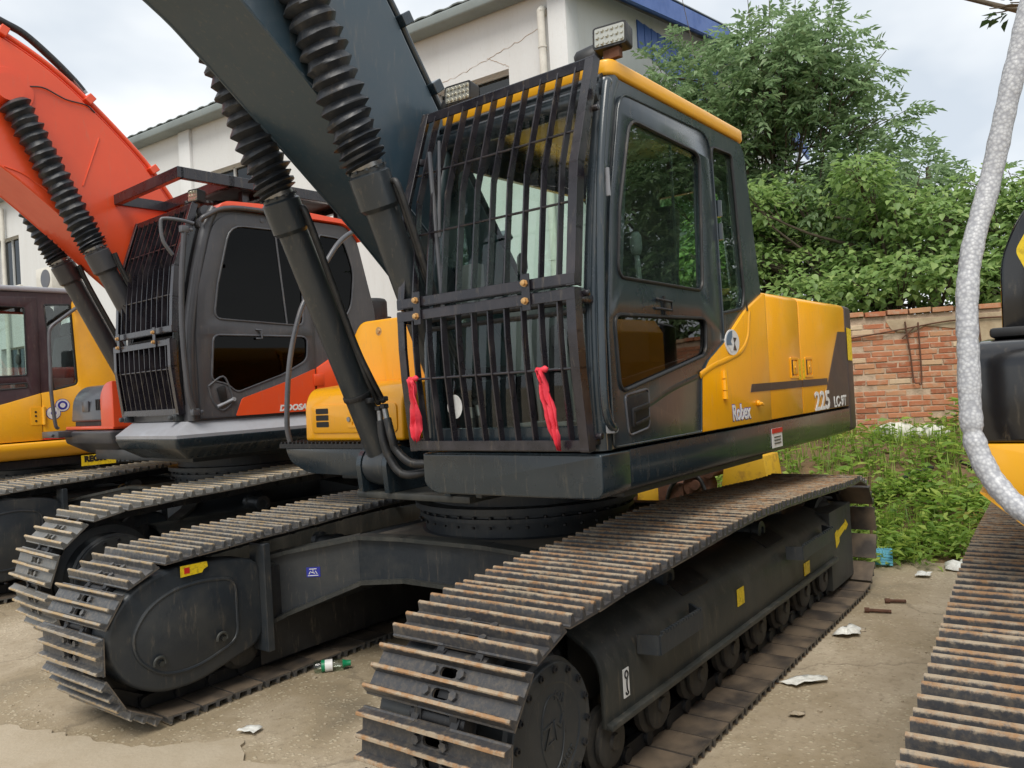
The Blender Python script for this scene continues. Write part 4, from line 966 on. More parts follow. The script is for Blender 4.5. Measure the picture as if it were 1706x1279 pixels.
for i in range(26):
    for j in range(4):
        tr.box((.69-.12*j, -1.485+.04*i, 1.310), (.05, .014, .014))
tr.build('step_tread', 'matte_black', ex, smooth=0, xf=XU)
hr = MB(); hr.tube(smoothline([(-.05, -1.40, 2.83), (.037, -1.42, 2.80), (.213, -1.42, 2.67), (.444, -1.42, 2.355), (.555, -1.42, 2.185), (.659, -1.42, 1.859), (.708, -1.42, 1.461), (.69, -1.42, 1.30)], 6), .018, 12); hr.build('handrail', 'grey_paint', ex, smooth=60, xf=XU)
# boom, hoist cylinders, hoses
boom(ex, [(.30, 1.72), (.886, 2.297), (1.314, 2.661), (1.682, 2.960), (1.946, 3.170), (2.17, 3.325), (2.75, 3.62), (3.6, 3.86)],
     [(.05, 1.95), (.50, 2.53), (.88, 3.07), (1.055, 3.315), (1.20, 3.52), (1.55, 3.93), (1.9, 4.18), (2.5, 4.4), (3.6, 4.5)], .235, 'boom_paint', XU, 'dark_paint')
for y in (-.33, .33):
    cyo, F, d, t = cylinder(ex, (.855, 1.20), (2.02, 3.86), y, 2.46, 'barrel_paint', XU)
    sgn = y+.33
    H = [Vector((.985, -.215+sgn, 1.545)), Vector((.985, -.175+sgn, 1.555))]     # pipe ends at the lower clamp
    for e in (0, 1):
        A = F+d*(t+.06)+Vector((-.04+.02*e, .10+.035*e, .0)); B = F+d*.72+Vector((-.01+.02*e, .115+.035*e, .0))
        q = MB(); q.tube(smoothline([A+Vector((0, -.05, .04)), A, A.lerp(B, .5), B, B.lerp(H[e], .6)+Vector((.035, .02, .02)), H[e]], 6), .014, 8); q.build('steel_pipe', 'hose', cyo, smooth=60, xf=XU)
    q = MB(); q.bar(F+d*.40+Vector((0, .05, 0)), F+d*.40+Vector((.06, .16, .0)), .03, .03); q.lathe([(0, .083), (.03, .083)], F+d*.42, d, 24)
    q.build('pipe_clamp', 'matte_black', cyo, bevel=.006, xf=XU)
    for e in (0, 1):
        p0 = H[e]
        for dz_ in (.03, -.01):
            q = MB(); q.lathe([(0, .022), (.004, .027), (.022, .027), (.026, .022)], p0+Vector((0, 0, dz_)), (0, .05, -1), 6); q.build('hose_nut', 'hose', cyo, xf=XU)
        q = MB(); q.tube([p0+Vector((0, 0, -.02)), p0+Vector((0, .006+.012*e, -.10))], .017, 10); q.build('hose_fitting', 'steel_bright', cyo, smooth=60, xf=XU)
        P = [p0+Vector((0, .006+.012*e, -.09)), p0+Vector((.0, .02+.03*e, -.20)), Vector((.97, -.165+.055*e+sgn, 1.245+.045*e)), Vector((.95, -.10+.07*e+sgn, 1.165+.06*e)), Vector((.90, .0+.06*e+sgn, 1.165+.05*e)), Vector((.80, .10+sgn, 1.20)), Vector((.60, .12+sgn, 1.24))]
        Q = smoothline(P, 12); q = MB(); q.tube(Q, [.022+.0015*(k % 2) for k in range(len(Q))], 12); q.build('hydraulic_hose', 'hose', cyo, smooth=30, xf=XU)
    for s in (-.105, .105):
        q = MB(); q.prism([(.855+.11*math.cos(a), 1.20+.11*math.sin(a)) for a in np.linspace(-.2, PI*.9, 12)]+[(.55, 1.15), (.55, 1.057), (.95, 1.057)], XZ, y+s-.018, y+s+.018); q.build('cylinder_lug', 'dark_paint', ex, smooth=35, xf=XU)
# stepping plate under the cylinder feet
q = MB(); q.box2((.45, -.50, 1.02), (.93, .355, 1.055)); q.build('nose_plate', 'frame_dusty', ex, bevel=.006, xf=XU)
for ya, yb in ((.236, .330), (-.30, -.236)):
    q = MB(); q.box2((-.3, ya, 1.31), (.35, yb, 2.2)); q.build('boom_bracket', 'dark_paint', ex, bevel=.02, xf=XU)
# ---- ribbons tied to the guard
def ribbon(label, x, y, z0, z1, w, sway, seed):
    rnd = random.Random(seed); n = 12; secs = []
    for i in range(n+1):
        t = i/n; z = z0+(z1-z0)*t; ww = w*(.35+.75*math.sin(min(1, t*1.6)*PI/2))*(1 if t < .8 else 1-(t-.8)*3.2)
        c = y+sway*t+.004*rnd.uniform(-1, 1); row = []
        for k in range(11):
            u = k/10-.5
            row.append(XU @ Vector((x+.022-.045*t*.6+.013*math.sin(u*12+t*6+seed)+.006*math.sin(u*23-t*9), c+u*ww, z+.006*math.sin(k+i))))
        secs.append(row)
    mb = MB(); mb.loft(secs, closed=False)
    o = mb.build('ribbon', 'ribbon', None, smooth=60)
    md = o.modifiers.new('thick', 'SOLIDIFY'); md.thickness = .0025
    kn = MB(); kn.lathe([(-.03, .004), (-.02, .014), (0, .009), (.02, .015), (.032, .005)], XU @ Vector((x+.012, y, z0+.002)), (0, 1, .1), 10); kn.build('knot', 'ribbon', o, smooth=60)
    return tag(o, label, 'ribbon', 'red ribbons tied to the guard')
ribbon('red cloth ribbon tied to the guard corner beside the hydraulic hoses', 1.345, .43, 1.655, 1.372, .058, -.012, 1)
ribbon('red cloth ribbon tied to the guard at the door side of the cab', 1.345, 1.155, 1.655, 1.335, .042, .055, 4)

# ================================================================== 2. the orange excavator to the left
ox = thing('excavator', 'orange and dark grey excavator with tinted cab windows and flat roof guard', 'excavator', (-.523, -3.653, 0), -.062)
undercarriage(ox, 1.14, 'shoe_pale', phase=(.2, .55))
OC = dict(
    y0=.30, y1=1.30, shell='charcoal_cab', glass='dark_glass', side_glass='dark_glass', split=2.08, split_x=1.21, seal='grey_paint',
    outline=rp([(1.19, 1.48), (1.20, 1.85), (1.175, 2.28), (1.10, 2.66), (1.00, 2.98), (.86, 3.085), (-.32, 3.085), (-.42, 2.98), (-.585, 2.34), (-.60, 1.48)], [0, .1, .1, .1, .1, .12, .1, .08, .1, 0], 3),
    opening=rp([(1.0, 1.86), (.20, 1.95), (.18, 2.94), (.78, 2.93)], .05),
    rear_hole=rp([(-.015, 2.98), (-.27, 2.97), (-.37, 2.70), (-.32, 2.36), (-.01, 2.06)], [.03, .08, .1, .1, .03]),
    right_hole=rp([(1.02, 1.82), (-.40, 1.9), (-.34, 2.9), (.9, 2.9)], .08),
    front=[(1.215, 1.60), (1.222, 1.80), (1.205, 2.15), (1.12, 2.60), (1.03, 2.93)],
    rear_x=lambda z: -.53+(z-2.34)*.22 if z > 2.34 else -.53,
    door=rp([(1.13, 1.49), (.12, 1.49), (.09, 2.10), (.07, 3.055), (.82, 3.055), (.955, 2.96), (1.10, 2.45), (1.135, 2.1)], [.02, .02, .02, .03, .08, .08, .05, .05]),
    win_up=rp([(.815, 2.962), (.165, 2.975), (.197, 2.20), (.985, 2.236), (.94, 2.50)], [.12, .05, .06, .07, .03]),
    win_lo=rp([(.998, 2.115), (.163, 2.112), (.176, 1.915), (.42, 1.80), (.827, 1.672), (.90, 1.74), (1.03, 1.775)], [.05, .06, .06, .03, .05, .04, .04]))
oc, od = cab(ox, OC, None)
q = MB(); q.box((.38, 1.2945, 2.58), (.014, .006, .77), Matrix.Rotation(.09, 3, 'Y')); q.build('sliding_sash', 'grey_paint', od)
rf = MB(); rf.prism(rp([(.94, 3.05), (.86, 3.098), (-.30, 3.10), (-.44, 2.95), (-.47, 3.0), (-.37, 3.13), (.45, 3.165), (.86, 3.14)], [.02, .04, .08, .02, .02, .06, .1, .05], 4), XZ, .29, 1.318); rf.build('cab_roof', 'orange_paint', ox, smooth=40, bevel=.015, seg=3)
rp1 = rp([(.79, 1.628), (.848, 1.497), (.128, 1.497), (.108, 1.845), (.42, 1.735)], [.02, .01, .01, .01, .08])
sticker(od, rp1, 1.302, 'orange_paint', 'red_door_panel', None, 1, .008)
mb = MB(); mb.prism(rp([(.088, 1.85), (.108, 1.49), (-.62, 1.49), (-.62, 2.16), (-.30, 2.06)], [.01, .01, 0, .02, .1]), XZ, 1.285, 1.312); mb.build('front_side_panel', 'orange_paint', ox, bevel=.006, smooth=30)
text_obj('brand_lettering', 'DOOSAN', 'white_decal', od, (.47, 1.3115, 1.512), (-1, 0, 0), (0, 0, 1), .066, .001, 1.1, .25, None, .003)
hd = MB(); hd.tube(smoothline([(1.06, 1.304, 1.73), (.94, 1.304, 1.80), (.885, 1.304, 1.70), (.87, 1.304, 1.61), (.96, 1.304, 1.545), (1.03, 1.304, 1.62), (1.06, 1.304, 1.73)], 4), .008, 8); hd.build('handle_rim', 'grey_paint', od, smooth=60)
hd = MB(); hd.prism(rp([(1.0, 1.72), (.93, 1.735), (.915, 1.62), (.97, 1.60)], .02), XZ, 1.303, 1.318); hd.build('door_handle', 'matte_black', od, bevel=.004)
hd = MB(); hd.tube([(1.0, 1.312, 1.575), (.865, 1.312, 1.625)], .012, 8); hd.lathe([(0, .016), (.012, .016)], (.865, 1.31, 1.625), (0, 1, 0), 10); hd.build('door_lock', 'silver_paint', od)
hd = MB(); hd.tube([(.64, 1.303, 2.16), (.60, 1.325, 2.155), (.60, 1.325, 2.09), (.64, 1.303, 2.09)], .009, 8); hd.build('door_catch', 'grey_paint', od)
q = MB(); q.lathe([(0, .02), (.004, .02), (.006, .012)], (.53, 1.302, 3.03), (0, 1, 0), 12); q.build('cab_plug', 'grey_paint', oc)
q = MB(); q.box2((.13, 1.312, 1.70), (.03, 1.318, 1.80)); q.build('panel_hinge', 'orange_paint', ox, bevel=.004)
lamp_b = MB(); lamp_b.tube(smoothline([(1.05, 1.30, 2.96), (1.02, 1.32, 3.0), (.80, 1.33, 3.09), (.2, 1.33, 3.10)], 5), .02, 8); lamp_b.build('drip_rail', 'charcoal_cab', ox, smooth=60)
gr = MB(); gr.tube(smoothline([(1.20, 1.33, 2.86), (1.24, 1.335, 2.5), (1.255, 1.335, 2.1), (1.235, 1.335, 1.7), (1.20, 1.335, 1.56)], 6), .02, 10); gr.build('grab_rail', 'charcoal_cab', ox, smooth=60)
for a in ((1.17, 1.325, 2.88), (1.16, 1.325, 1.545)):
    q = MB(); q.bar(a, (a[0]+.06, a[1]+.01, a[2]), .04, .05); q.lathe([(0, .014), (.02, .014)], (a[0]-.02, 1.33, a[2]), (0, 1, 0), 8); q.build('rail_bracket', 'grey_paint', ox, bevel=.006)
mr = MB(); mr.tube(smoothline([(1.12, 1.33, 2.93), (1.20, 1.30, 2.95), (1.30, 1.25, 2.96), (1.325, 1.24, 2.93), (1.315, 1.24, 2.80), (1.25, 1.245, 2.70)], 4), .014, 8); mr.build('mirror_arm', 'grey_paint', ox, smooth=60)
OUP = [(1.075, 3.105), (1.155, 2.87), (1.235, 2.63), (1.262, 2.40), (1.280, 2.145)]
OLO = [(1.300, 2.085), (1.302, 1.89), (1.260, 1.535)]
guard(ox, OUP, OLO, .30, 1.235, 10, 'cage_paint', None, ((2.80, 2.42), (1.87,)), (.42, 1.02))
sp = MB(); sp.prism([(1.05, 3.09), (1.225, 2.62), (1.268, 2.15), (1.285, 1.9), (1.245, 1.55), (1.19, 1.55), (1.19, 2.3), (1.02, 2.95)], XZ, 1.222, 1.228); sp.build('guard_side_plate', 'gloss_black', ox, smooth=0)
for y in (.36, 1.17): 
    q = MB(); q.bar((1.27, y, 1.51), (1.20, y, 1.51), .06, .05); q.lathe([(0, .02), (.03, .02)], (1.28, y, 1.51), (1, 0, 0), 8); q.build('guard_bracket', 'frame_paint', ox, bevel=.005)
# roof guard: tray of box beams on posts
rg = MB(); z0, z1 = 3.262, 3.345
for a, b in (((1.19, .22), (1.19, 1.31)), ((-.42, .22), (-.42, 1.31)), ((-.42, .245), (1.19, .245)), ((-.42, 1.285), (1.19, 1.285)), ((.40, .22), (.40, 1.31)), ((.78, .22), (.78, 1.31))):
    rg.bar((a[0], a[1], (z0+z1)/2), (b[0], b[1], (z0+z1)/2), .05, z1-z0)
rgo = rg.build('roof_guard', 'cage_paint', ox, bevel=.003, seg=1)
q = MB(); q.box((.19, .765, 3.30), (1.2, 1.0, .008), Matrix.Rotation(.03, 3, 'Y')); q.build('guard_sheet', 'matte_black', rgo)
for x, y in ((.62, 1.20), (.62, .34), (-.3, 1.20), (-.3, .34)):
    q = MB(); q.box2((x-.03, y-.03, 3.13), (x+.03, y+.03, z0)); q.box((x, y, 3.135), (.12, .1, .012)); q.build('guard_post', 'cage_paint', rgo, bevel=.003)
ch = MB(); P = smoothline([(.98, .95, 3.17), (.75, .98, 3.20), (.5, 1.0, 3.22), (.2, 1.0, 3.2)], 14); ch.tube(P, [.02+.004*(i % 2) for i in range(len(P))], 8); ch.build('corrugated_conduit', 'matte_black', ox, smooth=0)
work_light(ox, (1.03, 1.20, 3.17), .11, .10, None, -.1, .25)
# platform with bevelled edge, skirts, house
def ring(x1, x0, ya, yb, z, r=.04):
    return [Vector((u, v, z)) for u, v in rp([(x1, ya), (x1, yb), (x0, yb), (x0, ya)], r, 2)]
pf = MB(); pf.loft([ring(1.20, -2.2, .45, 1.20, 1.20), ring(1.33, -2.2, .36, 1.33, 1.285), ring(1.36, -2.2, .34, 1.36, 1.36)]); pf.build('cab_platform', 'dark_paint', ox, smooth=25, bevel=.008)
pf = MB(); pf.loft([ring(1.352, -2.2, .345, 1.352, 1.361), ring(1.355, -2.2, .342, 1.355, 1.385), ring(1.235, -2.2, .38, 1.27, 1.478)]); pf.build('platform_lit_edge', 'silver_paint', ox, smooth=25)  # bevel of the same grey platform, its lit tone painted in silver
pf = MB(); pf.loft([ring(.95, -2.2, -1.2, -.45, 1.20), ring(1.08, -2.2, -1.38, -.36, 1.30), ring(1.10, -2.2, -1.40, -.34, 1.40), ring(1.08, -2.2, -1.38, -.36, 1.415)]); pf.build('front_skirt', 'charcoal_cab', ox, smooth=25, bevel=.008)
st = MB(); st.bar((1.13, -1.58, 1.39), (1.13, -1.18, 1.39), .16, .06); st.lathe([(0, .015), (.02, .015)], (1.21, -1.30, 1.385), (1, 0, 0), 8); st.build('step_tread', 'charcoal_cab', ox, bevel=.006)
tb = MB(); tb.prism(rp([(1.02, 1.50), (1.0, 1.72), (.90, 1.835), (.40, 1.86), (.40, 1.50)], [.02, .1, .08, 0, 0], 5), XZ, -1.36, -.62); tbo = tb.build('tool_box', 'grey_paint', ox, smooth=40, bevel=.03, seg=3)
for k in range(4):
    q = MB(); q.prism(rp([(-.80+.035*k, 1.60), (-.783+.035*k, 1.60), (-.783+.035*k, 1.70), (-.80+.035*k, 1.70)], .006), YZ, 1.012, 1.020); q.build('vent_slot', 'ink', tbo, smooth=0)
q = MB(); q.box((1.015, -1.03, 1.64), (.012, .14, .10)); q.build('latch_frame', 'grey_paint', tbo, bevel=.003)
q = MB(); q.prism(rp([(-.60, 1.44), (-.60, 1.74), (-.48, 1.84), (-.34, 1.85), (-.34, 1.44)], [.01, .12, .06, 0, 0], 5), YZ, .40, 1.06); q.build('front_fairing', 'orange_paint', ox, smooth=40, bevel=.02, seg=3)
q = MB(); q.box2((.40, -1.40, 1.425), (1.06, -.36, 1.455)); q.build('box_base', 'orange_paint', ox, bevel=.006)
q = MB(); q.box2((.98, -1.37, 1.457), (.40, -.62, 1.498)); q.build('box_gasket', 'matte_black', ox)
for s in (1, -1):
    hs = MB(); hs.prism([(s*1.28, 1.49), (s*1.30, 1.49), (s*1.30, 2.10), (s*1.25, 2.19), (s*1.1, 2.23), (s*.1, 2.25), (s*.1, 1.49)], YZ, -.63 if s > 0 else .38, -2.25); hs.build('engine_house', 'orange_paint', ox, smooth=30, bevel=.01)
cwo = MB(); cwo.prism([(u, v*.97) for u, v in cw], XY, 1.28, 2.2); cwo.build('counterweight', 'charcoal_cab', ox, smooth=35, bevel=.04, seg=3)
q = MB(); q.lathe([(0, .16), (.02, .17), (.30, .17), (.33, .15)], (-1.15, .55, 2.24), (0, 0, 1), 20); q.box((-1.3, -.1, 2.34), (.7, .8, .2)); q.build('air_cleaner', 'matte_black', ox, smooth=30, bevel=.01)
bf = MB(); bf.box2((1.0, -.9, 1.15), (-2.2, .9, 1.24)); bf.box2((.9, -.33, 1.15), (-2.2, .33, 1.6)); bf.build('base_frame', 'frame_paint', ox, bevel=.006)
boom(ox, [(.35, 1.92), (.95, 2.50), (1.28, 2.80), (1.56, 3.06), (1.93, 3.37), (2.3, 3.60), (2.9, 3.88), (3.7, 4.1)],
     [(.05, 2.10), (.50, 2.95), (.855, 3.50), (1.139, 3.815), (1.578, 4.19), (1.98, 4.41), (2.5, 4.6), (3.7, 4.7)], .25, 'orange_paint', None)
pb = MB(); pb.lathe([(0, .17), (.012, .165), (.012, .0)], (1.94, .25, 4.02), (0, 1, 0), 32); pb.lathe([(0, .07), (.03, .07), (.032, .05), (.032, 0)], (1.96, .25, 4.0), (0, 1, 0), 24); pb.build('boom_boss', 'orange_paint', ox, smooth=30)
wl_ = MB(); wl_.tube([(1.307, .252, 3.79), (1.45, .252, 3.38)], .006, 6); wl_.tube(smoothline([(2.0, .252, 3.44), (1.85, .252, 3.39), (1.6, .252, 3.22), (1.3, .252, 2.98)], 5), .006, 6); wl_.build('weld_bead', 'orange_paint', ox)
hs = MB(); hs.tube(smoothline([(2.3, .12, 4.70), (1.93, .12, 4.585), (1.77, .12, 4.53), (1.58, .12, 4.395), (1.43, .12, 4.265), (1.36, .12, 4.19)], 5), .030, 12); hs.build('boom_hose', 'hose', ox, smooth=60)
hs = MB(); hs.tube([(1.43, .12, 4.265), (1.345, .12, 4.17)], .030, 10); hs.build('hose_fitting', 'steel_bright', ox)
hs = MB(); hs.tube(smoothline([(1.80, .262, 4.08), (1.70, .265, 4.09), (1.55, .265, 4.04), (1.40, .265, 4.03), (1.33, .25, 3.99)], 6), .006, 6); hs.build('grease_line', 'hose', ox, smooth=60)
for y in (-.34, .34):
    cyo, F, d, t = cylinder(ox, (.70, 1.42), (1.985, 3.99), y, 2.71, 'barrel_grey', None, .97)
    q = MB()
    for e in (0, .04):
        q.tube(smoothline([F+d*(t+.1)+Vector((-.07, .08+e, .03)), F+d*(t-.1)+Vector((-.06, .08+e, .02)), F+d*.5+Vector((-.05, .08+e, .02)), F+d*.32+Vector((.03, .12+e, .0)), F+d*.15+Vector((.10, .15+e, .02)), Vector((.5, y+.2, 1.5))], 5), .014, 8)
    q.build('steel_pipe', 'hose', cyo, smooth=60)

# ================================================================== 3. the yellow excavator at the far left
yx = thing('excavator', 'yellow excavator with brown cab half hidden behind the orange one, at far left', 'excavator', (-.5, -8.0, 0), -.05)
undercarriage(yx, 1.0, 'shoe_pale', phase=(.1, .4))
YC = dict(
    y0=.30, y1=1.30, shell='brown_cab', glass='clear_glass', side_glass='clear_glass', split=1.90, split_x=1.21, seal='matte_black',
    outline=rp([(1.19, 1.30), (1.20, 1.85), (1.175, 2.28), (1.05, 2.96), (-.02, 2.985), (-.12, 2.9), (-.30, 2.0), (-.40, 1.30)], .03, 2),
    opening=rp([(1.08, 1.86), (.47, 1.88), (.47, 2.83), (.98, 2.83)], .03),
    rear_hole=rp([(.340, 2.838), (.062, 2.85), (.030, 1.945), (.055, 1.92), (.285, 1.865)], .015),
    right_hole=rp([(1.06, 1.65), (-.06, 1.72), (0, 2.83), (.96, 2.83)], .03),
    front=[(1.215, 1.42), (1.222, 1.62), (1.205, 1.95), (1.135, 2.40), (1.07, 2.82)],
    rear_x=lambda z: -.16,
    door=rp([(1.15, 1.50), (.43, 1.60), (.42, 2.92), (1.05, 2.90), (1.14, 2.2)], .02),
    win_up=rp([(1.02, 2.80), (.55, 2.795), (.555, 2.035), (1.10, 2.02)], .02),
    win_lo=rp([(1.09, 1.93), (.56, 1.95), (.56, 1.90), (1.09, 1.86)], .01))
yc_, yd = cab(yx, YC, None)
q = MB(); q.prism(rp([(1.10, .28), (1.10, 1.32), (-.10, 1.32), (-.10, .28)], .06), XY, 2.975, 3.035); q.build('cab_roof', 'silver_paint', yx, smooth=40, bevel=.02, seg=3)
YP = MB(); YP.prism(rp([(1.3, 1.30), (1.3, 1.64), (.836, 1.714), (.43, 1.828), (.43, 1.30)], [0, 0, .1, 0, 0]), XZ, 1.285, 1.318); YP.build('door_skin', 'amber_paint', yx, smooth=30, bevel=.005)
YP = MB(); YP.prism(rp([(.422, 1.30), (.422, 1.83), (.285, 1.852), (.045, 1.908), (.018, 1.945), (.05, 2.86), (.02, 2.93), (-.06, 2.95), (-.16, 2.83), (-.32, 2.15), (-.62, 2.02), (-.62, 1.30)], [0, 0, .03, .04, .04, .03, .02, .03, .05, .1, 0, 0]), XZ, 1.285, 1.318); YP.build('side_panel', 'amber_paint', yx, smooth=30, bevel=.005)
q = MB(); q.prism(rp([(.545, 1.672), (.41, 1.672), (.41, 1.475), (.545, 1.475)], .008), XZ, 1.318, 1.324)
q.lathe([(0, .02), (.2, .02)], (.412, 1.325, 1.474), (0, 0, 1), 10); qo = q.build('panel_hinge', 'amber_paint', yx, smooth=35)
for z in (1.62, 1.575, 1.52):
    q = MB(); q.lathe([(0, .012), (.004, .012)], (.495, 1.324, z), (0, 1, 0), 8); q.build('hinge_bolt', 'ink', qo)
for (x, z), m1, m2 in (((.209, 1.682), 'blue_decal', 'white_decal'), ((.309, 1.598), 'white_decal', 'blue_decal')):
    for r, m_, yy in ((.075, 'blue_decal', 1.3185), (.068, 'white_decal', 1.3205), (.05, m1, 1.3225), (.028, m2, 1.3245)):
        q = MB(); q.prism([(x+1.05*r*math.cos(a), z+r*math.sin(a)) for a in np.linspace(0, 2*PI, 25)[:-1]], XZ, yy, yy+.0015); q.build('round_sticker', m_, yx, smooth=0)
hr = MB(); hr.tube(smoothline([(.02, 1.33, 2.80), (.059, 1.40, 2.785), (.22, 1.42, 2.66), (.326, 1.42, 2.567), (.352, 1.42, 2.45), (.356, 1.42, 2.1), (.36, 1.42, 1.855), (.334, 1.42, 1.48), (.30, 1.40, 1.42)], 6), .02, 10); hr.build('handrail', 'grey_paint', yx, smooth=60)
q = MB(); q.prism(rp([(.45, 1.305), (-.1, 1.49), (-.12, 1.44), (-.10, 1.31)], .01), XZ, 1.319, 1.324); q.build('step_recess', 'matte_black', yx, smooth=0)
q = MB(); q.prism(rp([(.45, 1.303), (.42, 1.318), (-.1, 1.335), (-.1, 1.303)], .002), XZ, 1.325, 1.329); q.build('step_edge', 'red_decal', yx, smooth=0)
sk = MB(); sk.prism(rp([(.4, 1.285), (1.36, 1.285), (1.37, 1.22), (1.30, 1.10), (1.1, 1.085), (.4, 1.085)], [0, .02, .06, .08, .03, 0], 5), YZ, 1.25, -2.3); sk.build('side_skirt', 'amber_paint', yx, smooth=40)
for s in (1, -1):
    hs = MB(); hs.prism([(s*1.28, 1.29), (s*1.305, 1.29), (s*1.305, 1.95), (s*1.25, 2.03), (s*.1, 2.07), (s*.1, 1.29)], YZ, -.63 if s > 0 else .3, -2.25); hs.build('engine_house', 'amber_paint', yx, smooth=30, bevel=.01)
q = MB(); q.prism([(u, v*.97) for u, v in cw], XY, 1.09, 2.0); q.build('counterweight', 'amber_paint', yx, smooth=35, bevel=.04, seg=3)
bf = MB(); bf.box2((1.0, -1.2, 1.0), (-2.2, 1.2, 1.084)); bf.build('base_frame', 'matte_black', yx)
q = MB(); q.box2((.03, 1.30, .96), (-.36, 1.312, 1.085)); qo = q.build('name_plate', 'sticker_yellow', yx)
text_obj('plate_lettering', 'REG00', 'ink', qo, (.0, 1.3135, 1.01), (-1, 0, 0), (0, 0, 1), .09, .001, 1.0, 0, None, .006)
text_obj('plate_lettering', '', 'ink', qo, (0, 1.31, 1), (-1, 0, 0), (0, 0, 1), .1) if False else None

# ================================================================== 4. the yellow and black excavator at the right edge
rx = thing('excavator', 'yellow and black excavator cut off by the right edge, beside the bubble wrapped rail', 'excavator', (.58, 3.99, 0), .055)
undercarriage(rx, 1.0, 'shoe_worn', sides=(-1,), phase=(.15,))
tb = MB(); tb.prism(rp([(.63, 1.352), (.625, 1.60), (.58, 1.652), (.15, 1.668), (.15, 1.352)], [.01, .05, .04, 0, 0], 5), XZ, -1.40, -.45); tb.build('tool_box', 'gloss_black', rx, smooth=40, bevel=.022, seg=4)
q = MB(); q.box2((.52, -1.372, 1.662), (.18, -.5, 1.692)); q.build('box_lid', 'matte_black', rx, bevel=.01)
sk = MB(); sk.prism(rp([(-.40, 1.348), (-1.405, 1.348), (-1.40, 1.22), (-1.36, 1.19), (-1.1, 1.15), (-.40, 1.13)], [0, .012, .03, .04, 0, 0], 4), YZ, .10, .64); sk.build('front_skirt', 'amber_paint', rx, smooth=40, bevel=.01)
q = MB(); q.prism(rp([(-1.42, 1.205), (-1.30, 1.10), (-.40, 1.08), (-.40, 1.13), (-1.1, 1.145), (-1.35, 1.19)], .01), YZ, .12, .62); q.build('skirt_lip', 'amber_paint', rx, smooth=40)
tk = MB(); tk.prism(rp([(-1.350, 1.66), (-1.345, 1.93), (-1.29, 2.065), (-1.20, 2.17), (-.40, 2.17), (-.40, 1.66)], [0, .06, .05, .08, .05, 0], 4), YZ, -.62, .20); tk.build('fuel_tank', 'gloss_black', rx, smooth=35, bevel=.012, seg=3)
lg = MB(); lg.prism(rp([(-1.300, 1.955), (-1.245, 2.055), (-1.14, 2.09), (-1.10, 1.84), (-1.25, 1.83)], [.02, .03, .03, .03, .05], 4), YZ, .2005, .205); lgo = lg.build('tank_logo', 'sticker_yellow', rx, smooth=0)
for z in (1.90, 1.95, 2.0):
    q = MB(); q.prism([(-1.262, z), (-1.16, z+.006), (-1.16, z+.018), (-1.262, z+.012)], YZ, .2052, .2065); q.build('logo_stroke', 'red_decal', lgo, smooth=0)
for s in (-1,):
    hs = MB(); hs.prism([(s*.2, 1.31), (s*1.33, 1.31), (s*1.345, 1.33), (s*1.345, 1.95), (s*1.28, 2.05), (s*.2, 2.1)], YZ, -.63, -2.2); hs.build('engine_house', 'amber_paint', rx, smooth=30, bevel=.012)
    sk = MB(); sk.prism([(s*1.0, 1.308), (s*1.345, 1.308), (s*1.345, 1.16), (s*1.30, 1.12), (s*1.0, 1.11)], YZ, .10, -2.205); sk.build('side_skirt', 'gloss_black', rx, smooth=40, bevel=.004)
q = MB(); q.box2((.148, -1.347, 1.352), (-.62, -.4, 1.655)); q.build('side_cover', 'amber_paint', rx, bevel=.01)
q = MB(); q.prism([(u, v*.99) for u, v in cw], XY, 1.12, 2.03); q.build('counterweight', 'gloss_black', rx, smooth=35, bevel=.04, seg=3)
bf = MB(); bf.box2((1.0, -1.0, 1.0), (-2.2, 1.0, 1.10)); bf.build('base_frame', 'frame_paint', rx)
bw = MB(); P = smoothline([(1.02, -1.22, 1.17), (.97, -1.27, 1.185), (.93, -1.325, 1.225), (.90, -1.372, 1.29), (.88, -1.402, 1.37), (.87, -1.410, 1.45), (.85, -1.409, 1.60), (.82, -1.406, 1.765), (.78, -1.387, 1.915), (.73, -1.338, 2.10), (.71, -1.283, 2.33), (.69, -1.238, 2.51), (.67, -1.19, 2.70), (.66, -1.12, 2.95)], 9)
rr = []
for i in range(len(P)):
    z = P[i].z; r = .0285+.0010*math.sin(i*.9)+.0008*math.sin(i*2.3)
    for zz in (1.40, 1.66, 2.24):
        r -= .004*math.exp(-((z-zz)/.012)**2)
    rr.append(r)
bw.tube(P, rr, 28)
bwo = bw.build('wrapped_handrail', 'bubble_wrap', rx, smooth=60)

# ================================================================== building
bd = thing('building', 'long white plastered workshop with grey sheet roof behind the machines', 'building', (-6.3, -3.35, 0), .042)
# local frame: x towards the yard, -y along the long wall
W = MB(); 
wins = [(-2.65, -1.12, 5.35, 6.67), (-9.0, -7.55, 5.2, 6.58), (-14.0, -12.5, 5.2, 6.58), (-19.0, -17.6, 5.2, 6.58)]
wins += [(a, b, 2.0, 3.5) for a, b, _, _ in wins]
W.prism([(-45, 0), (0, 0), (0, 7.78), (-45, 7.78)], YZ, -.3, 0, holes=[[(a, z0), (a, z1), (b, z1), (b, z0)] for a, b, z0, z1 in wins])
W.build('wall', 'white_wall', bd, smooth=0)
W = MB(); W.prism([(-.301, 0), (-12, 0), (-12, 7.78), (-6, 8.75), (-.301, 7.78)], XZ, -.3, 0); W.build('gable_wall', 'white_wall', bd, smooth=0)
for a, b in (((-.28, -.3, 0), (.10, .02, 7.6)), ((-.02, -9.9, 0), (.08, -9.5, 7.75))):
    W = MB(); W.box2(a, b); W.build('wall_pier', 'white_wall', bd, bevel=.01)
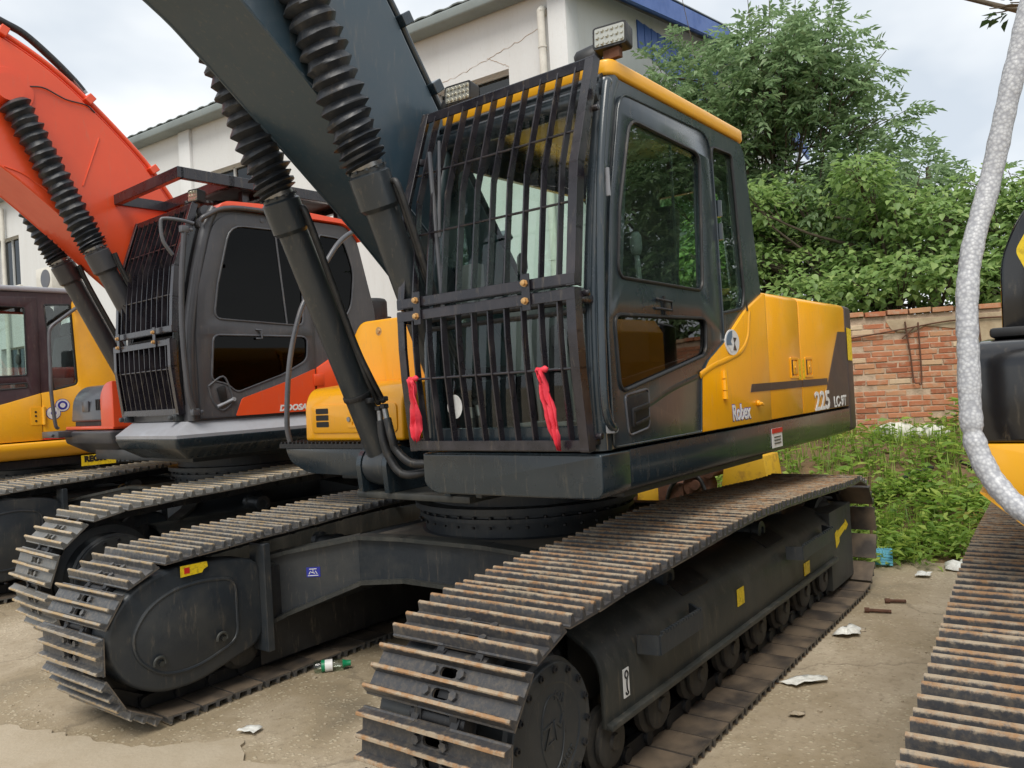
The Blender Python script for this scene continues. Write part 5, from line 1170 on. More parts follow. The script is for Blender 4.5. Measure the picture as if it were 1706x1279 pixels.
for a, b, z0, z1 in wins:
    q = MB(); 
    for (p0, p1) in (((a, z0), (b, z0)), ((a, z1), (b, z1)), ((a, z0), (a, z1)), ((b, z0), (b, z1)), (((a+b)/2, z0), ((a+b)/2, z1))):
        q.bar((-.16, p0[0], p0[1]), (-.16, p1[0], p1[1]), .06, .06, up=(1, 0, 0))
    qo = q.build('window', 'window_frame', bd)
    q = MB(); q.box2((-.17, a+.02, z0+.02), (-.165, b-.02, z1-.02)); q.build('pane', 'pane_glass', qo, smooth=0)
    q = MB(); q.box2((-.9, a, z0), (-.6, b, z1)); q.build('window_dark_backing', 'matte_black', qo)  # black block stands in for the unlit room behind the pane
    q = MB(); q.box2((-.1, a-.08, z0-.10), (.07, b+.08, z0-.01)); q.build('sill', 'pipe_white', qo, bevel=.006)
rf = MB(); n = 240
for k in range(2):
    sgn = 1
    x0, z0, x1, z1 = ((.32, 7.80, -6.0, 8.92) if k == 0 else (-6.0, 8.92, -12.4, 7.80))
    top, bot = [], []
    for i in range(n*2+1):
        y = .45-45.4*i/(n*2); h = .022 if (i//2) % 2 == 0 else 0
        top.append((y, h))
    secs = [[Vector((x0, y, z0+h)) for y, h in top], [Vector((x1, y, z1+h)) for y, h in top]]
    rf.loft(secs, closed=False)
ro = rf.build('roof', 'roof_sheet', bd, smooth=0); ro.modifiers.new('thick', 'SOLIDIFY').thickness = .02
q = MB(); q.box2((.34, -45, 7.61), (.02, .40, 7.792)); q.build('gutter', 'roof_sheet', ro, bevel=.04, seg=3)
q = MB()
for x0, z0, x1, z1 in ((.30, 7.72, -6.0, 8.84), (-6.0, 8.84, -12.4, 7.72)):
    q.prism([(x0, z0-.28), (x0, z0+.05), (x1, z1+.05), (x1, z1-.28)], XZ, .40, .47)
    q.prism([(x0, z0-.02), (x0, z0+.02), (x1, z1+.02), (x1, z1-.02)], XZ, .003, .399)
q.build('blue_verge', 'blue_sheet', ro, smooth=0)
q = MB()
for i in range(14): q.box((-2.6-.3*i, .012, 7.72+.0), (.27, .02, .50+.045*i))
q.build('blue_cladding', 'blue_sheet', bd, smooth=0)
dp = MB(); dp.tube(smoothline([(-.02, -.40, 7.32), (.06, -.40, 7.36), (.12, -.40, 7.30), (.12, -.40, 7.1), (.12, -.40, 5), (.12, -.40, .2)], 5), .06, 14)
dpo = dp.build('downpipe', 'pipe_white', bd, smooth=60)
for z in (6.75, 5.2, 3.5):
    q = MB(); q.lathe([(0, .068), (.03, .068)], (.12, -.40, z), (0, 0, 1), 14); q.bar((.12, -.40, z+.015), (-.02, -.40, z+.015), .02, .02); q.build('pipe_bracket', 'pipe_white', dpo)
for y in (-18.3, -20.2):
    q = MB(); q.tube([(.10, y, 7.4), (.10, y, .1)], .055, 10); q.build('downpipe', 'pipe_white' if y > -19 else 'roof_sheet', bd, smooth=60)
q = MB(); q.tube(smoothline([(.02, -.22, 7.5), (.02, -.24, 6.8), (.03, -.20, 6.0), (.02, -.22, 4)], 5), .008, 6); q.build('wall_cable', 'ink', bd)
q = MB(); q.tube(smoothline([(.02, -6.5, 7.4), (.02, -6.6, 7.0), (.03, -6.55, 6.6)], 5), .008, 6); q.build('wall_cable', 'ink', bd)
rnd = random.Random(3); P = []
for i in range(46):
    t = i/45; P.append((.004, -.5-3.1*t, 7.05-.42*t+.35*(t-.5)**2+rnd.uniform(-.02, .02)))
q = MB(); q.tube(P, [rnd.uniform(.001, .004) for _ in P], 5); q.build('wall_crack', 'mortar', bd, smooth=0)
P = [(.004, -1.15-.02*i-.0, 6.72+.012*i+rnd.uniform(-.012, .012)) for i in range(-2, 20)]
q = MB(); q.tube(P, .003, 5); q.build('wall_crack', 'mortar', bd, smooth=0)
ac = MB(); ac.box2((.05, -15.9, 4.75), (.40, -15.1, 5.35)); aco = ac.build('air_conditioner', 'pipe_white', bd, bevel=.02)
q = MB(); q.lathe([(0, .24), (.01, .24), (.012, .05)], (.40, -15.4, 5.05), (1, 0, 0), 20); q.build('fan_grille', 'grey_paint', aco)

# ================================================================== brick wall
WD = Vector((-.379, .925, 0)).normalized(); WN = Vector((.925, .379, 0)).normalized(); WP = Vector((-6.16, .494, 0))
bwall = thing('brick_wall', 'weathered red brick boundary wall below the trees', 'wall', WP, math.atan2(WD.y, WD.x))
# local: x along the wall, y = behind (left-hand normal), faces -y ... keep face at y = 0
FY = -1 if Vector((-WD.y, WD.x, 0)).dot(WN) < 0 else 1
core = MB(); core.box2((-3.2, FY*.021, 0), (6.5, -FY*.22, 2.20)); core.build('mortar_core', 'mortar', bwall, smooth=0)
rnd = random.Random(11); count = 0; bricks = []
bl, bh, gp = .232, .056, .011
bmesh_variants = []
for v in range(6):
    mb = MB(); mb.box((0, 0, 0), (bl*[1, 1, .97, 1, .95, .5][v], .10, bh*[1, .97, 1, 1.02, 1, 1][v]))
    vv = []
    for x in mb.v: vv.append((x[0]+rnd.uniform(-.004, .004), x[1], x[2]+rnd.uniform(-.003, .003)))
    mb.v = vv
    bmesh_variants.append(mb.mesh('brick', ['brick'], smooth=0, bevel=.004, seg=1))
far = MB()
for r in range(31):
    z = .05+r*(bh+gp)+bh/2
    if z > 2.12: break
    x = -3.2+(.5*bl if r % 2 else 0)+rnd.uniform(-.02, .02)
    while x < 6.4:
        dep = -FY*(.02+rnd.uniform(-.006, .008)+(.03 if rnd.random() < .04 else 0))
        if -.35 < x < 2.25 and z > .70 and count < 298:
            o = bpy.data.objects.new('brick', bmesh_variants[rnd.randrange(5)]); C.objects.link(o); o.parent = bwall
            o.location = (x+rnd.uniform(-.004, .004), dep, z+rnd.uniform(-.003, .003)); o.rotation_euler = (0, rnd.uniform(-.012, .012), rnd.uniform(-.01, .01)); count += 1
        else: far.box((x, dep, z), (bl, .10, bh))
        x += bl+gp+rnd.uniform(-.004, .006)
fo = far.build('bricks_beyond', 'brick', bwall, smooth=0); fo['kind'] = 'stuff'
cop = []
for i in range(-13, 27):
    x = i*(bl+.012)
    o = bpy.data.objects.new('coping_brick', bmesh_variants[i % 5]); C.objects.link(o); o.parent = bwall; o.location = (x, FY*.012+rnd.uniform(-.01, .01)-FY*.02, 2.235+rnd.uniform(-.006, .006)); o.rotation_euler = (0, rnd.uniform(-.03, .03), rnd.uniform(-.03, .03)); o.scale = (1, 1.25, 1.05)
q = MB(); q.prism(rp([(1.15, 2.12), (1.30, 1.90), (1.27, 1.70), (1.42, 1.55), (1.48, 1.30), (1.60, 1.22), (1.66, .6), (2.6, .6), (2.6, 2.16), (1.15, 2.16)], .05), XZ, -FY*.02, FY*.040); q.build('plaster_patch', 'plaster', bwall, smooth=0, bevel=.006)
q = MB(); q.prism(rp([(.35, 2.15), (.42, 2.02), (.62, 1.98), (.78, 2.06), (1.10, 2.00), (1.2, 2.15)], .03), XZ, -FY*.02, FY*.036); q.build('plaster_patch', 'plaster', bwall, smooth=0, bevel=.004)
for P in ([(.56, FY*.06, 2.12), (.60, FY*.06, 1.7), (.62, FY*.06, 1.42), (.66, FY*.09, 1.39), (.70, FY*.08, 1.43), (.70, FY*.06, 2.1)], [(-.4, FY*.05, 1.93), (.2, FY*.06, 1.99), (.6, FY*.06, 2.04), (1.2, FY*.06, 2.10), (2.4, FY*.06, 2.08)], [(1.33, FY*.06, 2.12), (1.36, FY*.07, 1.6), (1.40, FY*.06, 1.1)], [(.52, FY*.05, 1.92), (.66, FY*.07, 2.05)]):
    q = MB(); q.tube(smoothline(P, 5), .009, 6); q.build('rusty_wire', 'rust', bwall, smooth=60)

# ================================================================== earth bank with weeds
def smooth(a, b, t):
    t = max(0, min(1, (t-a)/(b-a))); return t*t*(3-2*t)
def bank_h(x, y):
    P = Vector((x, y, 0))-WP; D = P.dot(WN); s = P.dot(WD)
    edge = 3.42+.18*math.sin(s*1.9)+.10*math.sin(s*4.3+1)
    h = .80*(1-smooth(.15, edge, D))+(.05*noise2(x*1.5, y*1.5, 2)+.025*noise2(x*4, y*4, 1))*(1-smooth(edge-.6, edge, D))
    return h*smooth(-2.6, -.7, s)*(1-smooth(7, 9, s))-.012
bk = MB(); nu, nv = 90, 60; vs = []
for i in range(nu+1):
    for j in range(nv+1):
        q = WP+WD*(-6+15.5*i/nu)+WN*(-.4+4.3*j/nv); vs.append((q.x, q.y, bank_h(q.x, q.y)))
bk.add(vs, [(i*(nv+1)+j, (i+1)*(nv+1)+j, (i+1)*(nv+1)+j+1, i*(nv+1)+j+1) for i in range(nu) for j in range(nv)])
struct(bk.build('earth_bank', 'bank_soil', smooth=80))

# ---------- leaves by numpy
def leaf_arrays(base, direction, normal, length, width, kind):
    """One leaf per row: 4-vertex diamond or 6-vertex heart, slightly folded and drooping."""
    d = direction/np.linalg.norm(direction, axis=1, keepdims=True)
    s = np.cross(d, normal); s /= np.maximum(1e-6, np.linalg.norm(s, axis=1, keepdims=True)); n = np.cross(s, d)
    L, Wd = length[:, None], width[:, None]
    tip = base+d*L-n*L*.18
    if kind == 'diamond':
        a = base+d*L*.42+s*Wd*.5+n*Wd*.22; b = base+d*L*.42-s*Wd*.5+n*Wd*.22
        v = np.stack([base, a, tip, b], 1); f = np.array([[0, 1, 2, 3]])
    else:
        a1 = base+d*L*.08+s*Wd*.34+n*Wd*.10; a2 = base+d*L*.42+s*Wd*.44+n*Wd*.14-n*L*.04
        b1 = base+d*L*.08-s*Wd*.34+n*Wd*.10; b2 = base+d*L*.42-s*Wd*.44+n*Wd*.14-n*L*.04
        v = np.stack([base, a1, a2, tip, b2, b1], 1); f = np.array([[0, 1, 2, 3], [0, 3, 4, 5]])
    k = v.shape[1]; N = len(base)
    F = (f[None]+(np.arange(N)*k)[:, None, None]).reshape(-1, 4)
    return v.reshape(-1, 3), F
def leaf_mesh(name, parts, mat, parent=None):
    vs, fs, o = [], [], 0
    for v, f in parts: vs.append(v); fs.append(f+o); o += len(v)
    v = np.concatenate(vs).astype(np.float32); f = np.concatenate(fs).astype(np.int32)
    me = bpy.data.meshes.new(name); me.vertices.add(len(v)); me.vertices.foreach_set('co', v.ravel())
    me.loops.add(f.size); me.loops.foreach_set('vertex_index', f.ravel())
    me.polygons.add(len(f)); me.polygons.foreach_set('loop_start', np.arange(0, f.size, 4, dtype=np.int32))
    me.update(calc_edges=True); me.materials.append(MATS[mat])
    return link(name, me, parent)
rng = np.random.default_rng(5)
def unit(n): 
    v = rng.normal(size=(n, 3)); return v/np.linalg.norm(v, axis=1, keepdims=True)
def crown(name, clusters, per_m2, kind, mat, parent, size=1.0):
    parts = []
    for c, r in clusters:
        r = np.array(r, float); n = max(26, int(per_m2*(r[0]*r[2]+r[0]*r[1]+r[1]*r[2])*4))
        u = unit(n); rad = rng.uniform(.35, 1.0, (n, 1))**.5
        p = np.array(c)+u*r*rad*(1+.18*np.sin(u[:, :1]*7+u[:, 2:]*5))
        out = u*np.array([1, 1, .5])+rng.normal(size=(n, 3))*.45+np.array([0, 0, .05]); out /= np.linalg.norm(out, axis=1, keepdims=True)
        if kind == 'compound':
            L = rng.uniform(.26, .42, n)*size; npair = 4
            side = np.cross(out, np.array([0, 0, 1.])+rng.normal(size=(n, 3))*.2); side /= np.linalg.norm(side, axis=1, keepdims=True); up = np.cross(side, out)
            for k in range(npair+1):
                t = (.28+.72*k/npair); base = p+out*(L*t)[:, None]-np.array([0, 0, 1.])*(L*.28*t*t)[:, None]
                ll = L*.40*(1-.15*abs(k-2)/2)
                for s in ((-1, 1) if k < npair else (0,)):
                    dirn = out*(.55 if s else 1)+side*s*.85+rng.normal(size=(n, 3))*.16-np.array([0, 0, .25])
                    parts.append(leaf_arrays(base, dirn, up+rng.normal(size=(n, 3))*.35, ll*rng.uniform(.8, 1.15, n), ll*.36, 'diamond'))
        else:
            dirn = out*np.array([1, 1, .4])+rng.normal(size=(n, 3))*.35-np.array([0, 0, .30]); nr = np.array([.15, .05, 1.])+u*.35+rng.normal(size=(n, 3))*.28
            L = rng.uniform(.05, .125, n)*size
            parts.append(leaf_arrays(p, dirn, nr, L, L*rng.uniform(.7, .95, n), 'heart'))
    return leaf_mesh(name, parts, mat, parent)
def tree(label, base, top, clusters, dens, kind, mat, r0=.12, group='trees behind the brick wall', size=1.0, seed=1, name='tree'):
    rnd = random.Random(seed)
    t = thing(name, label, 'tree', base, 0, group); b = Vector(base)
    cl = [((Vector(c)-b), r) for c, r in clusters]
    tp = Vector(top)-b
    tr = MB(); P = smoothline([(0, 0, -.1), (tp.x*.25+.05, tp.y*.25, tp.z*.35), (tp.x*.6-.04, tp.y*.6, tp.z*.7), tuple(tp)], 5); k = len(P)
    tr.tube(P, [r0*(1.15-.8*i/(k-1)) for i in range(k)], 10); tr.build('trunk', 'bark', t, smooth=60)
    for c, r in cl:
        i = min(k-1, max(int(k*.25), int(k*rnd.uniform(.35, .95)*min(1, max(.2, c.z/max(.1, tp.z)))))); s0 = P[i]
        m_ = s0.lerp(c, .5)+Vector((rnd.uniform(-.15, .15), rnd.uniform(-.15, .15), -.12*(c-s0).length+.15))
        lb = MB(); Q = smoothline([s0, m_, c, c+(c-m_)*.35], 5); kk = len(Q); lb.tube(Q, [max(.005, r0*.30*(1-.9*j/(kk-1))) for j in range(kk)], 7)
        for w in range(4):
            e = c+Vector((rnd.uniform(-1, 1)*r[0], rnd.uniform(-1, 1)*r[1], rnd.uniform(-.5, .9)*r[2]))*.8
            lb.tube(smoothline([m_.lerp(c, .5), m_.lerp(c, .8).lerp(e, .5)+Vector((0, 0, .05)), e], 4), [.008*(1-.08*j) for j in range(9)], 5)
        lb.build('limb', 'bark', t, smooth=60)
    crown('crown', [(tuple(c), r) for c, r in cl], dens, kind, mat, t, size)
    return t
rndc = random.Random(21)
def cl_in(y0, y1, z0, z1, x0, x1, n, r, fn=lambda y, z: True):
    out = []; tries = 0
    while len(out) < n and tries < 4000:
        tries += 1; y, z, x = rndc.uniform(y0, y1), rndc.uniform(z0, z1), rndc.uniform(x0, x1)
        if fn(y, z): 
            k = rndc.uniform(.7, 1.2)*r; out.append(((x, y, z), (k*1.1, k*1.1, k*.75)))
    return out
def top1(y, z):            # skyline of the tall tree, seen on the plane x = -9
    xs = [-4.0, -3.6, -3.1, -2.5, -1.9, -1.2, -.6, -.1, .3, .9]; zs = [5.6, 6.7, 7.4, 7.6, 7.2, 7.45, 7.0, 6.5, 5.4, 4.4]
    return z < np.interp(y, xs, zs)-.25
tree('tall loose tree with feathery leaves rising beside the building corner', (-9.2, -1.5, .5), (-9.0, -1.2, 6.2), cl_in(-3.6, .6, 3.2, 7.5, -9.4, -8.0, 96, .46, top1)+[((-8.8, .45, 5.2), (.35, .35, .22)), ((-8.7, .25, 5.9), (.3, .35, .25)), ((-8.8, -.35, 6.45), (.35, .35, .3))], 23, 'compound', 'leaf_walnut', .06, seed=2)
def top2(y, z):
    xs = [-2, -1.2, -.3, .4, 1.0, 1.6, 2.4, 3.2]; zs = [4.4, 4.6, 4.4, 4.5, 4.35, 3.75, 3.7, 3.5]
    return z < np.interp(y, xs, zs)-.15
tree('bushy bright green tree with broad leaves overhanging the brick wall', (-8.2, .6, .5), (-8.0, .4, 3.8), cl_in(-1.9, 1.5, 2.1, 4.5, -8.8, -6.9, 52, .42, top2)+cl_in(-2.5, 2.0, 1.5, 2.3, -8.6, -7.2, 16, .5)+[((-6.5, -.2, 2.55), (.5, .5, .35)), ((-6.6, .5, 2.6), (.5, .45, .3)), ((-6.7, 1.0, 2.7), (.45, .5, .3)), ((-6.75, 1.5, 2.65), (.5, .45, .3))], 125, 'heart', 'leaf_broad', .09, seed=3)
tree('low leafy tree seen through and right of the wrapped rail', (-8.8, 2.4, .5), (-8.6, 2.3, 3.4), cl_in(1.1, 3.6, 2.2, 4.05, -9.2, -7.3, 36, .42, lambda y, z: z < 3.85-.1*abs(y-2))+cl_in(1.4, 4.2, 1.5, 2.3, -9.0, -7.8, 12, .5)+[((-7.2, 2.0, 2.5), (.5, .5, .35)), ((-7.4, 2.6, 2.6), (.5, .5, .35))], 115, 'heart', 'leaf_broad', .08, seed=4)
tree('feathery tree standing deep behind the bushy broad leaved one', (-11.5, .6, .3), (-11.4, .6, 5.0), cl_in(-2.6, 2.2, 3.2, 5.6, -12.2, -10.6, 34, .5, lambda y, z: z < 5.5-.35*abs(y+.5)), 24, 'compound', 'leaf_walnut', .12, seed=6)
tree('row tree along the wall outside the frame on the right', (-12.5, 8.2, .2), (-12.3, 8.0, 6.5), cl_in(4.8, 11.5, 1.6, 8.2, -13.8, -10.8, 48, .85), 15, 'compound', 'leaf_walnut', .16, seed=8, size=1.5)
tree('overhanging tree whose leafy twig hangs into the top right corner', (-2.2, 6.6, 0), (-2.0, 6.2, 4.6), [((-1.05, 2.62, 3.455), (.14, .13, .06)), ((-1.15, 2.95, 3.75), (.25, .2, .14)), ((-1.4, 3.6, 4.2), (.5, .4, .3)), ((-1.8, 4.6, 4.9), (.9, .8, .5)), ((-2.4, 6.4, 5.6), (1.2, 1.2, .9)), ((-2.2, 8.0, 5.2), (1.1, 1.1, .8))], 22, 'heart', 'leaf_backlit', .12, group='trees out in the yard', size=.62, seed=9)

# ---------- weeds
def on_bank(n, smin, smax, dmin, dmax, power=1.0):
    s = rng.uniform(smin, smax, n); D = dmin+(dmax-dmin)*rng.uniform(0, 1, n)**power
    P = np.array(WP)[None]+np.outer(s, np.array(WD))+np.outer(D, np.array(WN)); P[:, 2] = [max(0, bank_h(x, y)) for x, y in P[:, :2]]
    return P
def weed_field(P, hmin, hmax, nl, lmin, lmax, ratio, spread):
    n = len(P); parts = []
    for k in range(nl):
        h = rng.uniform(hmin, hmax, n)*(.25+.75*(k+1)/nl); a = rng.uniform(0, 2*PI, n); rad = rng.uniform(0, spread, n)
        base = P+np.stack([np.cos(a)*rad, np.sin(a)*rad, h], 1)
        dirn = np.stack([np.cos(a), np.sin(a), rng.uniform(-.3, .7, n)], 1); L = rng.uniform(lmin, lmax, n)
        parts.append(leaf_arrays(base, dirn, np.array([0, 0, 1.])+rng.normal(size=(n, 3))*.35, L, L*ratio, 'diamond'))
    return parts
parts = weed_field(on_bank(1050, -2.2, 5.0, 1.9, 3.5), .05, .30, 16, .05, .11, .42, .09)
parts += weed_field(on_bank(170, -2.5, 5.0, 1.0, 2.1), .04, .24, 12, .05, .12, .45, .09)
parts += weed_field(on_bank(300, -2.5, 5.0, .1, 1.4), .03, .26, 12, .05, .12, .42, .10)
w = leaf_mesh('weeds', parts, 'leaf_weed'); w['kind'] = 'stuff'; w['label'] = 'dense bright green weeds covering the earth bank'; w['category'] = 'weeds'
P = on_bank(700, -2.4, 5, .3, 3.45); parts = []
for k in range(9):
    n = len(P); a = rng.uniform(0, 2*PI, n); dirn = np.stack([np.cos(a)*.5, np.sin(a)*.5, rng.uniform(.6, 1.2, n)], 1); L = rng.uniform(.10, .30, n)
    parts.append(leaf_arrays(P+rng.normal(size=(n, 3))*np.array([.03, .03, 0]), dirn, np.stack([np.cos(a), np.sin(a), np.zeros(n)+.3], 1), L, np.full(n, .012), 'diamond'))
w = leaf_mesh('grass', parts, 'leaf_weed'); w['kind'] = 'stuff'; w['label'] = 'thin grass blades growing among the weeds'; w['category'] = 'grass'
P = on_bank(46, .4, 2.2, 2.4, 3.2); w = leaf_mesh('withered_weeds', weed_field(P, .04, .22, 12, .05, .12, .4, .08), 'leaf_yellow'); w['kind'] = 'stuff'; w['label'] = 'withered yellowish weeds near the kerb of the bank'; w['category'] = 'weeds'
def big_weed(label, s, D, n, L, h, seed, mat='leaf_weed'):
    q = WP+WD*s+WN*D; z = max(0, bank_h(q.x, q.y)); o = thing('weed_plant', label, 'plant', (q.x, q.y, z), 0, 'single plants on the bank')
    r = np.random.default_rng(seed); a = np.linspace(0, 2*PI, n, endpoint=False)+r.uniform(-.3, .3, n); hh = r.uniform(.4, 1, n)*h
    base = np.stack([np.cos(a)*.04, np.sin(a)*.04, hh], 1); dirn = np.stack([np.cos(a), np.sin(a), r.uniform(-.1, .7, n)], 1); ll = r.uniform(.7, 1.1, n)*L
    leaf_mesh('leaves', [leaf_arrays(base, dirn, np.tile([0, 0, 1.], (n, 1))+r.normal(size=(n, 3))*.2, ll, ll*.36, 'heart')], mat, o)
    st = MB(); st.tube([(0, 0, -.02), (.01, 0, h*.5), (.0, .01, h)], [.010, .008, .004], 6); st.build('stem', 'stake_wood' if mat == 'leaf_yellow' else 'leaf_weed', o)
for i, (lb, s, D, n, L, h) in enumerate([('broad leaved weed with long pale leaves beside the right track', 1.55, 2.75, 16, .34, .30), ('upright bushy weed against the foot of the brick wall', 1.05, .35, 26, .16, .42), ('large dock weed left of the wrapped rail bend', 1.35, 2.2, 14, .30, .22), ('round leaved weed growing over the middle of the bare soil', .55, 1.35, 16, .20, .22), ('leafy weed close behind the rear of the near track', .25, 2.6, 18, .20, .30), ('weed clump under the tail of the black and yellow excavator', -.35, 1.7, 22, .18, .28)]):
    big_weed(lb, s, D, n, L, h, 40+i)

# ================================================================== small things around the machines
def at(s, D): q = WP+WD*s+WN*D; return Vector((q.x, q.y, max(0, bank_h(q.x, q.y))))
for i, (lb, s, D, d) in enumerate((('crumpled white sack lying at the left foot of the brick wall', .32, .42, (.46, .26, .26)), ('smaller white sack next to the crumpled one at the wall', .68, .42, (.40, .24, .20)))):
    p = at(s, D); bm = bmesh.new(); bmesh.ops.create_icosphere(bm, subdivisions=3, radius=.5); rnd = random.Random(i)
    for v in bm.verts:
        k = 1+.12*noise2(v.co.x*7+i, v.co.y*6, v.co.z*5); v.co = Vector((v.co.x*d[0]*k, v.co.y*d[1]*k, max(-.3, v.co.z)*d[2]*k))
    me = bpy.data.meshes.new('sack'); bm.to_mesh(me); bm.free(); me.materials.append(MATS['sack']); me.polygons.foreach_set('use_smooth', [True]*len(me.polygons))
    o = link('sack', me); o.location = p+Vector((0, 0, .06)); o.rotation_euler = (0, 0, math.atan2(WD.y, WD.x)); tag(o, lb, 'sack', 'white sacks at the wall')
q = MB(); q.tube([(0, 0, -.05), (.01, .005, .3), (0, .012, .70)], .012, 6); o = q.build('wooden_stake', 'stake_wood'); o.location = (-3.0, 1.30, 0); tag(o, 'thin wooden stake standing behind the rear end of the near track', 'stake')
for lb, P in (('black plastic pipe lying slanted on the bare soil left of the weeds', [at(-.05, 2.0)+Vector((0, 0, .05)), at(.15, 1.75)+Vector((0, 0, .08)), at(.42, 1.55)+Vector((0, 0, .05))]), ('black plastic pipe sloping down to the right across the soil', [at(.72, 1.4)+Vector((0, 0, .06)), at(.95, 1.65)+Vector((0, 0, .05)), at(1.1, 1.9)+Vector((0, 0, .03))])):
    q = MB(); q.tube(smoothline(P, 5), .022, 10); o = q.build('plastic_pipe', 'matte_black', smooth=60); tag(o, lb, 'pipe', 'black pipes on the bank')
q = MB(); nx, nz = 7, 7
for i in range(nx): q.tube([(.003*math.sin(i*2), .03*i, 0), (.01*math.sin(i), .03*i+.01, .10), (.0, .03*i-.01, .2)], .003, 4)
for j in range(nz): q.tube([(.004, -.01, .03*j), (.01*math.sin(j), .09, .03*j+.008), (0, .19, .03*j-.004)], .003, 4)
q.add([(-.006, -.01, 0), (-.006, .19, 0), (-.006, .19, .19), (-.006, -.01, .19)], [(0, 1, 2, 3)])
o = q.build('blue_net', 'blue_net', smooth=0); o.location = (-2.80, 1.36, .02); o.rotation_euler = (0, -.4, .2); o.scale = (.7, .7, .7); tag(o, 'piece of blue netting in the weeds behind the near track', 'net')
# rusty yellow attachment lying behind the machine, seen under its skirt
jk = thing('loader_attachment', 'rusty yellow steel attachment lying behind the excavator, seen under its skirt', 'attachment', (-4.1, -.75, .15), 0)
q = MB(); q.prism([(.38, .05), (.95, .05), (.88, .62), (.48, .62)], YZ, -.2, .25); q.build('blade_plate', 'old_yellow', jk, bevel=.01)
q = MB(); q.prism([(-.95, .0), (-.55, .22), (-.3, .28), (-.3, .0)], YZ, -.15, .2); q.build('arm', 'old_yellow', jk, bevel=.015)
q = MB(); q.prism([(-1.1, .0), (-.75, .12), (-.55, .20), (-.60, .0)], YZ, .21, .3); q.build('rusty_casting', 'rust', jk, bevel=.02)
q = MB(); q.box2((.0, -.28, .0), (.3, .02, .34)); q.build('rusty_block', 'rust', jk, bevel=.02)
q = MB(); q.lathe([(0, .15), (.02, .16), (.18, .16), (.2, .14), (.2, .06), (.24, .05)], (.1, .17, .30), (1, 0, .1), 20); q.lathe([(0, .06), (.34, .06)], (.0, .33, .46), (1, 0, 0), 14); q.build('pin_boss', 'rust', jk, smooth=40)
q = MB(); q.tube(smoothline([(.28, -.2, .1), (.33, -.1, .30), (.33, .05, .42), (.30, .2, .40), (.3, .3, .2)], 5), .022, 8); q.build('hose', 'hose', jk, smooth=60)
q = MB(); q.tube(smoothline([(.2, .95, .32), (.2, 1.05, .26), (.2, 1.15, .24)], 5), .016, 8); q.build('bent_bar', 'old_yellow', jk, smooth=60)
# plastic bottle
bt = thing('plastic_bottle', 'clear plastic drink bottle with green and white label on the ground', 'bottle', (.975, -.86, .036), 0)
q = MB(); ax = Vector((-.80, .02, .02)); p0 = Vector((.09, -.03, 0))
A = Vector((.10, -.035, .0)); D_ = Vector((-.62, -.10, .03)).normalized()
A = Vector((.06, .02, 0)); D_ = Vector((-.75, .66, .0)).normalized()
q.lathe([(0, .012), (.002, .028), (.012, .033), (.05, .033), (.055, .031), (.12, .033), (.15, .031), (.175, .022), (.19, .013), (.205, .0125)], A, D_, 24); q.build('bottle_body', 'bottle_plastic', bt, smooth=50)
q = MB(); q.lathe([(.045, .0335), (.065, .0335)], A, D_, 24, cap=False); q.build('label_band', 'green_plastic', bt, smooth=50)
q = MB(); q.lathe([(.065, .0336), (.108, .0338)], A, D_, 24, cap=False); q.build('label', 'white_decal', bt, smooth=50)
q = MB(); q.lathe([(.165, .0265), (.182, .019), (.192, .0165), (.212, .0165), (.213, .001)], A, D_, 20); q.build('cap', 'green_plastic', bt, smooth=40)
def scrap(name, label, cat, loc, pts, mat, seed, lift=.02, rz=0, group=None):
    rnd = random.Random(seed); n = len(pts); q = MB()
    c = (sum(p[0] for p in pts)/n, sum(p[1] for p in pts)/n)
    vs = [(c[0], c[1], lift)]+[(p[0], p[1], rnd.uniform(.003, lift)) for p in pts]
    big = []
    for i in range(n):
        a, b_ = Vector(vs[i+1]), Vector(vs[(i+1) % n+1])
        for k in range(4):
            w = a.lerp(b_, k/4); big.append((w.x+rnd.uniform(-.006, .006), w.y+rnd.uniform(-.006, .006), max(.002, w.z+rnd.uniform(-.004, .006))))
    inner = [(c[0]+(w[0]-c[0])*.5+rnd.uniform(-.006, .006), c[1]+(w[1]-c[1])*.5+rnd.uniform(-.006, .006), lift*rnd.uniform(.3, 1)) for w in big]
    m_ = len(big); vs = [(c[0], c[1], lift*.7)]+inner+big
    q.add(vs, [(0, i+1, (i+1) % m_+1) for i in range(m_)]+[(i+1, m_+i+1, m_+(i+1) % m_+1, (i+1) % m_+1) for i in range(m_)])
    o = q.build(name, mat, smooth=70); o.modifiers.new('thick', 'SOLIDIFY').thickness = .0015
    o.location = loc; o.rotation_euler = (0, 0, rz); return tag(o, label, cat, group)
scrap('paper_scrap', 'white paper sheet with a small mark beside the near track shoes', 'paper', (-.14, 1.60, 0), [(.10, -.10), (.12, .0), (-.02, .12), (-.10, .08), (-.03, -.02)], 'litter_white', 1, .03)
scrap('paper_scrap', 'small pale paper card on the bright concrete crust', 'paper', (1.73, -.46, .015), [(.035, -.05), (.035, .05), (-.035, .05), (-.035, -.05)], 'litter_white', 2, .006, .3)
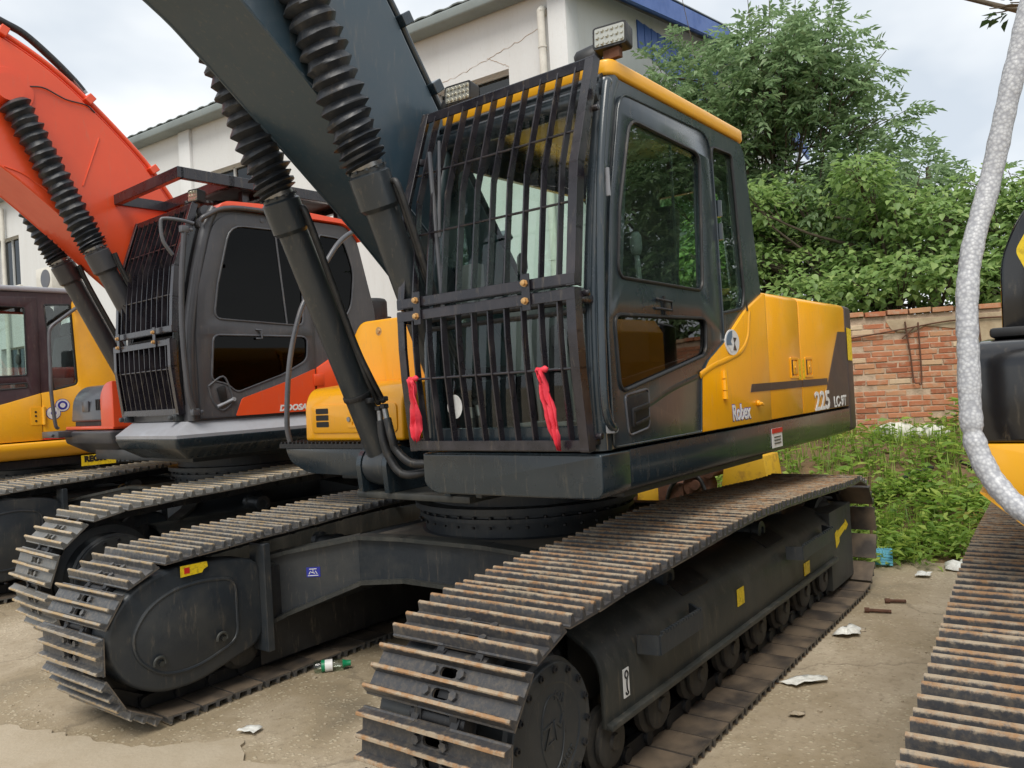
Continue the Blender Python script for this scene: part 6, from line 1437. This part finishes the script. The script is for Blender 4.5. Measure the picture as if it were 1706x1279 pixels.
scrap('plastic_scrap', 'torn white plastic wrapper by the rear track shoes', 'litter', (-1.0, 1.60, 0), [(.09, -.07), (.1, .02), (.02, .08), (-.07, .06), (-.11, -.01), (-.03, -.06)], 'litter_white', 3, .05)
scrap('plastic_scrap', 'grey white plastic film at the edge of the weeds near the right track', 'litter', (-3.0, 1.95, 0), [(.14, -.10), (.16, .06), (.03, .14), (-.10, .10), (-.14, -.05), (-.02, -.12)], 'litter_white', 4, .07)
scrap('plastic_scrap', 'small white scrap at the front edge of the weed bank', 'litter', (-2.62, 1.74, 0), [(.06, -.05), (.05, .05), (-.05, .06), (-.06, -.04)], 'litter_white', 5, .03)
scrap('leaf_litter', 'pale dry leaf alone on the open concrete', 'leaf', (.30, 1.70, 0), [(.04, -.03), (.03, .03), (-.03, .035), (-.04, -.02)], 'slab_crust', 6, .02)
scrap('leaf_litter', 'flat tan leaf between wrapper and rusty bolts', 'leaf', (-1.12, 1.64, 0), [(.05, -.03), (.03, .04), (-.04, .03), (-.04, -.03)], 'slab_crust', 7, .012)
for lb, x, y, a, L in (('thick rusty bolt lying on the concrete near the rear track', -1.52, 1.66, .5, .16), ('thin rusty bolt lying further back on the concrete', -1.80, 1.71, .9, .13)):
    q = MB(); d = Vector((math.sin(a)*-.5, 1, 0)).normalized(); q.lathe([(0, .018), (.03, .018), (.031, .012), (L, .011)], Vector((x, y, .016))-d*L/2, d, 8); o = q.build('rusty_bolt', 'litter_brown', smooth=30); tag(o, lb, 'bolt', 'rusty bolts on the yard')
rnd = random.Random(77); gv = MB()
for i in range(1500):
    x, y = rnd.uniform(-2.6, 3.6), rnd.uniform(-2.4, 2.6)
    if abs(abs(y)-1.195) < .34 and -2.3 < x < 2.3: continue
    s = rnd.uniform(.002, .007)*(1.6 if rnd.random() < .06 else 1); gv.box((x, y, s*.4), (s*rnd.uniform(1, 2), s*rnd.uniform(1, 2), s), Matrix.Rotation(rnd.uniform(0, 3), 3, 'Z'))
o = gv.build('gravel_crumbs', 'slab_crust', smooth=0); o['kind'] = 'stuff'; o['label'] = 'loose crumbs of gravel scattered over the concrete yard'; o['category'] = 'gravel'
